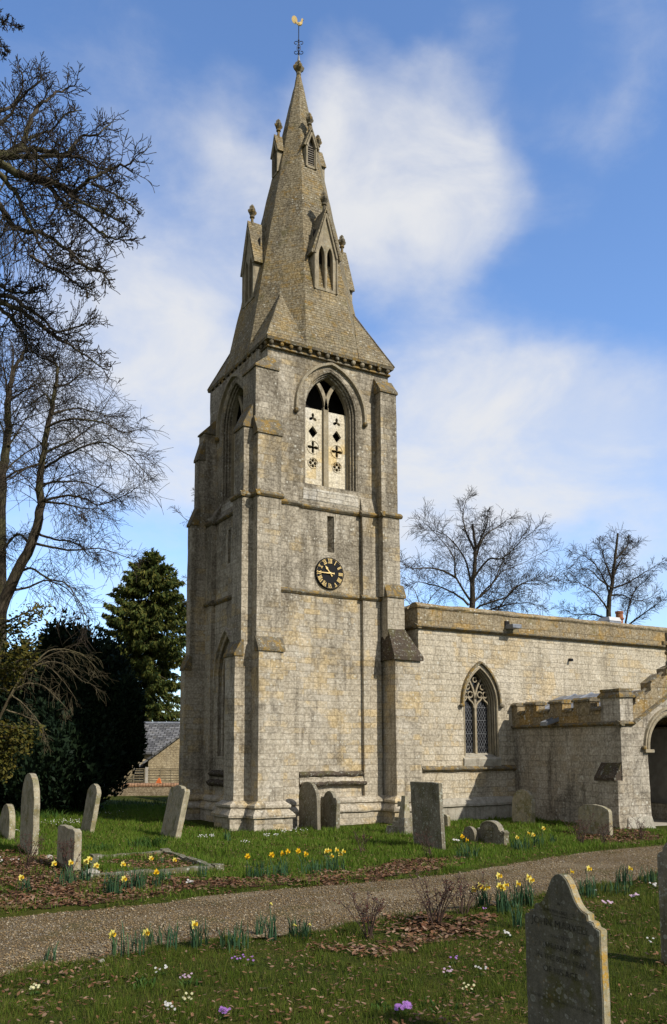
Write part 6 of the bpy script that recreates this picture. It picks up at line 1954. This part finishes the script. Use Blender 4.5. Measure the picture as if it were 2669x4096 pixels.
lime('small bare tree low behind the nave parapet beside the tower', 985, [at_depth(985, 1480, dl), at_depth(980, 1400, dl)],
     [ln(dsp, p) for p in ([(983, 1430), (965, 1375), (940, 1345)], [(985, 1420), (1010, 1380), (1040, 1360)], [(984, 1440), (950, 1400), (938, 1390)])], dl, 49, .14, .05, dict(CF, kids=[3, 8, 8]), 2, 'bare_tree', M['bark_far'], M['twig'], .3, 8, .05)

# arching bare shrub in front of the yew
g = Limbs(61)
sb = ground_at(-30, 1925); sb.z = 0
s1 = empty('bare_shrub', (sb.x, sb.y, 0), 'pale bare shrub with arching twigs in front of the dark yew at the left', 'shrub')
dl = depth_of(sb)
CS = dict(seg=8, wander=.24, up=[-.10, -.08, -.05], kids=[4, 5, 13], ang=(14, 62), ratio=(.35, .85), rmin=.0028, thin=.006)
root = at_depth(*z8(-30, 1700), dl)
for pts in ([(-30, 1700), (80, 1480), (170, 1340), (250, 1280), (400, 1205), (560, 1230), (650, 1310)], [(-20, 1690), (110, 1450), (240, 1300), (420, 1280), (560, 1400), (620, 1420)], [(0, 1640), (110, 1430), (280, 1290), (420, 1390), (500, 1500)], [(90, 1470), (180, 1420), (300, 1440), (430, 1560), (470, 1610)], [(80, 1500), (160, 1560), (240, 1650), (300, 1780)], [(40, 1600), (160, 1640), (280, 1700), (310, 1840)], [(200, 1320), (330, 1200), (470, 1190), (600, 1240)]):
    g.guide(ln(z8, pts), .026, .005, 2, CS, .42)
g.add([sb, sb.lerp(root, .5), root], [.05, .045, .035])
finish(s1, g, M['shrub_twig'], M['shrub_twig'])

# foliage helpers
def sprays(C, D, L, Wd, jit=.3):
    """flat elongated leaf sprays: centres C, directions D, lengths L"""
    n = len(C); D = D/np.linalg.norm(D, axis=1, keepdims=True)
    r = rng.normal(size=(n, 3)); S = np.cross(D, r); S /= np.linalg.norm(S, axis=1, keepdims=True)+1e-9
    L = L[:, None]; W_ = (L[:, 0]*Wd)[:, None]
    V = np.stack([C, C+D*L*.45+S*W_, C+D*L, C+D*L*.4-S*W_], 1)
    return V.reshape(-1, 3), np.arange(n*4).reshape(-1, 4)
# conifer
cd = 52.
cb_ = at_depth(342, 1800, cd); cb_.z = 0
ctop = at_depth(343, 1262, cd).z
con = empty('spruce_tree', (cb_.x, cb_.y, 0), 'tall conical spruce with ragged hanging boughs left of the tower', 'tree')
MB().tube([(0, 0, -.2), (.03, 0, ctop*.5), (0, 0, ctop-.1)], [.28, .16, .02], 10).build('trunk', M['bark'], con)
bt = MB(); Cc, Dd, Ll = [], [], []
z = 1.6; rr = random.Random(9)
sc_m = cd/FL
while z < ctop-.15:
    t = (ctop-z)/(ctop-1.6)
    half = 1.12*float(np.interp(ctop-z, [0, .55, 1.55, 3.5, 5., 7., 12.], [.2, .7, 1.55, 2.5, 3.0, 3.2, 3.3]))
    nb_ = 7 if t > .1 else 4
    for k in range(nb_):
        a = rr.uniform(0, 6.283); out = Vector((math.cos(a), math.sin(a), 0))
        rightness = out.dot(RT)
        if t > .45 and rightness > .35 and rr.random() < .45: continue
        l = half*rr.uniform(.62, 1.08)
        dr_ = -.16 - .34*t
        pts = [Vector((0, 0, z))]
        for i in range(1, 7):
            u = i/6; pts.append(Vector((0, 0, z)) + out*l*u + Vector((0, 0, l*(dr_*u*1.4 + .30*u*u*u))))
        bt.tube(pts, [.03*(1-.13*i) for i in range(7)], 4, cap=False)
        m = int(46*l/1.5)+10
        for j in range(m):
            u = rr.random()**.6; i = min(5, int(u*6)); p = pts[i].lerp(pts[i+1], u*6-i)
            sd = Vector((-out.y, out.x, 0))*rr.uniform(-1, 1)*(.10+.30*u*(1.1-u)*2)*min(1, l)
            q = p + sd + Vector((0, 0, rr.uniform(-.06, .04)))
            hang = Vector((rr.uniform(-.4, .4), rr.uniform(-.4, .4), 0)) + out*rr.uniform(.1, 1.0) + Vector((0, 0, rr.uniform(-1.5, -.05) if t > .12 else rr.uniform(-.4, .8)))
            for w in range(3):
                Cc.append(q + Vector((rr.uniform(-.06, .06), rr.uniform(-.06, .06), rr.uniform(-.10, .03)))); Dd.append(hang + Vector((rr.uniform(-.5, .5), rr.uniform(-.5, .5), rr.uniform(-.4, .4)))); Ll.append(rr.uniform(.15, .38))
    z += rr.uniform(.17, .29)*(0.7+.5*t)
for w in range(60):
    Cc.append(Vector((rr.uniform(-.05, .05), rr.uniform(-.05, .05), ctop-rr.random()*.5))); Dd.append(Vector((rr.uniform(-.6, .6), rr.uniform(-.6, .6), 1))); Ll.append(.2)
bt.build('branches', M['bark'], con)
V, F = sprays(np.array([tuple(c) for c in Cc]), np.array([tuple(d) for d in Dd]), np.array(Ll), .17)
np_mesh('foliage', V, F, M['spruce'], con)

# dark yew: upright lobes
yd = 27.
yb_ = at_depth(190, 1850, yd); yb_.z = 0
yew = empty('yew_tree', (yb_.x, yb_.y, 0), 'broad dark evergreen yew left of the tower', 'tree')
u_ = yd/FL
lob = [(60, 1690, 85, 190, 1.0), (140, 1640, 70, 185, .4), (120, 1760, 130, 110, -1.2), (205, 1660, 70, 180, -.2), (252, 1665, 56, 160, .2), (292, 1680, 36, 104, -.4), (200, 1770, 80, 95, -1.0), (20, 1770, 90, 110, .0), (170, 1560, 42, 95, .6), (128, 1560, 34, 95, .8), (-40, 1700, 80, 170, .6), (303, 1722, 24, 56, -.5)]
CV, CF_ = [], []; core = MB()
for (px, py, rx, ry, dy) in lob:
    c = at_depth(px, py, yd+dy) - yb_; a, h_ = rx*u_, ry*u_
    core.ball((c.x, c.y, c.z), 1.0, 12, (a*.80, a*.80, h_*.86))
    n = int(2600*(a*h_)/1.5)+900
    th = rng.uniform(0, 2*np.pi, n); cz = rng.uniform(-1, 1, n); sr = np.sqrt(1-cz*cz)
    N_ = np.column_stack([np.cos(th)*sr, np.sin(th)*sr, cz])
    bumps = 1 + .16*np.sin(th*5+px)*np.cos(cz*3.0+py) + .07*np.sin(th*13+cz*6)
    rad_ = (bumps*rng.uniform(.78, 1.06, n))[:, None]
    P_ = N_*np.array([a, a, h_])*rad_ + np.array(tuple(c))
    P_ = P_[P_[:, 2] > .05]; N_ = N_[:len(P_)]
    Dv = np.column_stack([P_[:, 0]-c.x, P_[:, 1]-c.y, np.zeros(len(P_))])
    Dv = Dv/(np.linalg.norm(Dv, axis=1, keepdims=True)+1e-6)*.6 + rng.normal(0, .35, (len(P_), 3)) + np.array([0, 0, .75])
    for rep in range(2):
        v, f = sprays(P_ + rng.normal(0, .05, P_.shape), Dv + rng.normal(0, .3, P_.shape), rng.uniform(.10, .24, len(P_)), .24)
        CF_.append(f + sum(len(q) for q in CV)); CV.append(v)
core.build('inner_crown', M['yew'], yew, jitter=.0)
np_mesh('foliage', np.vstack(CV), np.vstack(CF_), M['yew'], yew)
MB().tube([(0, 0, -.2), (0, .2, 1.6), (.1, .3, 3)], [.4, .33, .2], 10).build('trunk', M['bark'], yew)

# yellowish evergreen at the left edge
ad = 19.
ab = ground_at(-90, 1945); ab.z = 0; ad = depth_of(ab)
ay = empty('golden_yew', (ab.x, ab.y, 0), 'yellowish evergreen boughs at the left edge in front of the dark yew', 'tree')
tk = MB(); Cc, Dd, Ll = [], [], []
for pts in ([(-200, 1300), (0, 1020), (130, 960), (260, 900), (300, 890)], [(-200, 1200), (0, 1090), (90, 1040), (200, 970)], [(-150, 1300), (60, 1210), (160, 1170), (220, 1110)], [(-150, 1350), (40, 1320), (130, 1260), (240, 1240)], [(-200, 1500), (0, 1400), (90, 1330), (120, 1330)],
            [(-150, 1800), (20, 1790), (120, 1760), (230, 1730)], [(-150, 1850), (0, 1830), (110, 1810), (190, 1820)], [(-200, 1950), (-20, 1900), (40, 1880), (80, 1870)], [(-150, 1700), (10, 1700), (90, 1720), (170, 1710)], [(-150, 2000), (-40, 1980), (20, 1990), (60, 1960)]):
    P_ = [at_depth(*z8(*p), ad + rr.uniform(-.4, .4)) - ab for p in pts]
    tk.tube(P_, [.05, .03, .02, .012, .008][:len(P_)], 5, cap=False)
    for j in range(420):
        i = rr.randrange(len(P_)-1); p = P_[i].lerp(P_[i+1], rr.random()); o_ = (P_[i+1]-P_[i]).normalized()
        q = p + Vector((rr.gauss(0, .12), rr.gauss(0, .14), rr.gauss(-.06, .12)))
        Cc.append(q); Dd.append(o_*.8 + Vector((rr.uniform(-.8, .8), rr.uniform(-.8, .8), rr.uniform(-1.0, .25)))); Ll.append(rr.uniform(.05, .13))
tk.tube([Vector((0, 0, -.2)), Vector((0, 0, 2.2)), at_depth(-80, 1500, ad)-ab], [.2, .16, .08], 8)
tk.build('branches', M['bark'], ay)
V, F = sprays(np.array([tuple(c) for c in Cc]), np.array([tuple(d) for d in Dd]), np.array(Ll), .26)
np_mesh('foliage', V, F, M['goldyew'], ay)

# ------------------------------------------------------------------ camera
cam = bpy.data.cameras.new('camera'); co_ = bpy.data.objects.new('camera', cam); COL.objects.link(co_)
co_.location = EYEP
co_.rotation_euler = Matrix((RT, UP, -FW)).transposed().to_euler()
cam.sensor_fit = 'HORIZONTAL'; cam.sensor_width = 36
cam.lens = 36*FL/1551.
IW, IH = 1551., 1551.*1024/667
cam.shift_x = (IW/2 - PX0)/IW
cam.shift_y = (PY0 - IH/2)/IW
cam.clip_start = .1; cam.clip_end = 3000
scene.camera = co_

# ------------------------------------------------------------------ sun and sky
SUN_AZ, SUN_EL = R(180-23), R(37)          # from north, clockwise
sd = Vector((math.sin(SUN_AZ)*math.cos(SUN_EL), math.cos(SUN_AZ)*math.cos(SUN_EL), math.sin(SUN_EL)))
sl = bpy.data.lights.new('sun', 'SUN'); so = bpy.data.objects.new('sun', sl); COL.objects.link(so)
so.rotation_euler = (-sd).to_track_quat('-Z', 'Y').to_euler(); so.location = (0, 0, 60)
sl.energy = 4.0; sl.angle = R(0.6); sl.color = (1.0, .93, .82)
w = bpy.data.worlds.new('World'); scene.world = w; w.use_nodes = True
nt = w.node_tree; nd = nt.nodes; lk = nt.links
bg = nd['Background']
sky = nd.new('ShaderNodeTexSky'); sky.sky_type = 'NISHITA'; sky.sun_disc = False
sky.sun_elevation = SUN_EL; sky.sun_rotation = SUN_AZ
sky.air_density = 1.0; sky.dust_density = .4; sky.ozone_density = 2.2; sky.altitude = 50
tc = nd.new('ShaderNodeTexCoord').outputs['Generated']
def wm(op, a, b=None, clamp=False):
    n = nd.new('ShaderNodeMath'); n.operation = op; n.use_clamp = clamp
    for i, q in enumerate((a, b)):
        if q is None: continue
        if isinstance(q, bpy.types.NodeSocket): lk.new(q, n.inputs[i])
        else: n.inputs[i].default_value = q
    return n.outputs[0]
def wnoise(scale, det, rough, dist, vec):
    n = nd.new('ShaderNodeTexNoise'); n.inputs['Scale'].default_value = scale; n.inputs['Detail'].default_value = det
    n.inputs['Roughness'].default_value = rough; n.inputs['Distortion'].default_value = dist; lk.new(vec, n.inputs['Vector']); return n.outputs[0]
def wmap(v, a, b, c=0., d=1.):
    n = nd.new('ShaderNodeMapRange'); n.interpolation_type = 'SMOOTHSTEP'; lk.new(v, n.inputs[0])
    for i, q in zip((1, 2, 3, 4), (a, b, c, d)): n.inputs[i].default_value = q
    return n.outputs[0]
wv = nd.new('ShaderNodeVectorMath'); wv.operation = 'MULTIPLY_ADD'
nvec = nd.new('ShaderNodeTexNoise'); nvec.inputs['Scale'].default_value = 5.; nvec.inputs['Detail'].default_value = 5; lk.new(tc, nvec.inputs['Vector'])
lk.new(nvec.outputs['Color'], wv.inputs[0]); wv.inputs[1].default_value = (.14, .14, .14); 
sub = nd.new('ShaderNodeVectorMath'); sub.operation = 'SUBTRACT'; lk.new(tc, sub.inputs[0]); sub.inputs[1].default_value = (.07, .07, .07)
lk.new(sub.outputs[0], wv.inputs[2])
wdir = wv.outputs[0]
# cloud banks: direction (survey pixel), angular radius in pixels, weight
BANKS = [(960, 400, 300, .62), (830, 270, 170, .42), (1080, 450, 170, .42), (1000, 330, 160, .2), (620, 420, 260, .26), (560, 260, 160, .24), (430, 560, 240, .14), (330, 880, 330, .80), (420, 1010, 260, .4), (250, 1150, 300, .35),
         (1080, 1060, 330, .60), (1000, 950, 200, .3), (1320, 1130, 340, .50), (1500, 1060, 240, .22), (1470, 130, 170, .34), (1090, 80, 110, .30), (880, 60, 70, .24), (1390, 390, 150, .18), (100, 1500, 400, .25), (700, 1250, 320, .35), (480, 420, 520, .24), (900, 800, 560, .10), (1250, 800, 420, .10), (1300, 1250, 520, .16), (760, 40, 260, -.55), (980, 120, 170, -.35), (1250, 230, 170, -.3), (1320, 640, 240, -.22), (560, 60, 200, -.2)]
acc = None
for (px, py, rr_, wt) in BANKS:
    d = ray(px, py)
    dp = nd.new('ShaderNodeVectorMath'); dp.operation = 'DOT_PRODUCT'; nm = nd.new('ShaderNodeVectorMath'); nm.operation = 'NORMALIZE'
    lk.new(wdir, nm.inputs[0]); lk.new(nm.outputs[0], dp.inputs[0]); dp.inputs[1].default_value = tuple(d)
    a = math.atan(rr_/FL)
    q = wm('MULTIPLY', wmap(dp.outputs['Value'], math.cos(a*1.15), math.cos(a*.15)), wt)
    acc = q if acc is None else wm('ADD', acc, q)
st = nd.new('ShaderNodeVectorMath'); st.operation = 'MULTIPLY'; lk.new(tc, st.inputs[0]); st.inputs[1].default_value = (1.0, 1.0, 1.7)
n1 = wnoise(4.2, 9, .60, .35, st.outputs[0]); n2 = wnoise(15., 8, .62, .4, st.outputs[0])
cl = wm('ADD', acc, wm('MULTIPLY', wm('SUBTRACT', n1, .5), 1.15))
cl = wm('ADD', cl, wm('MULTIPLY', wm('SUBTRACT', n2, .5), .34))
mask = wmap(cl, .08, 1.18, 0., .95)
n3 = wnoise(6., 7, .60, .35, st.outputs[0]); mask = wm('MULTIPLY', mask, wmap(n3, .30, .68, .55, 1.))
mix = nd.new('ShaderNodeMix'); mix.data_type = 'RGBA'
lk.new(mask, mix.inputs[0])
gain = nd.new('ShaderNodeMix'); gain.data_type = 'RGBA'; gain.blend_type = 'MULTIPLY'; gain.inputs[0].default_value = 1.
lk.new(sky.outputs[0], gain.inputs[6]); gain.inputs[7].default_value = (.95, 1.1, 1.3, 1)
lk.new(gain.outputs[2], mix.inputs[6]); mix.inputs[7].default_value = (4.35, 4.38, 4.45, 1)
# grey added over the unseen western and rear sky, neutral fill for shade
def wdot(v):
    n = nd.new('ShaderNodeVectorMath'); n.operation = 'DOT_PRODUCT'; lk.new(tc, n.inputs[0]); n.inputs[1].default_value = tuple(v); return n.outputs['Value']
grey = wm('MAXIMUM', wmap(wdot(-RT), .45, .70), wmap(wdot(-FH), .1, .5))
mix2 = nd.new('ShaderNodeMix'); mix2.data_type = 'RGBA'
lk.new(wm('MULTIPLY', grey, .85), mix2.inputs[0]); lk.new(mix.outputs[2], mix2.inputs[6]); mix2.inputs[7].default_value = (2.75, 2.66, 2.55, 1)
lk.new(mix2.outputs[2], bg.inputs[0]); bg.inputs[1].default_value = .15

scene.view_settings.view_transform = 'Standard'
scene.view_settings.look = 'None'
scene.view_settings.exposure = 0.35
scene.view_settings.gamma = 1.0
scene.render.film_transparent = False
scene.cycles.max_bounces = 6
scene.cycles.use_denoising = True
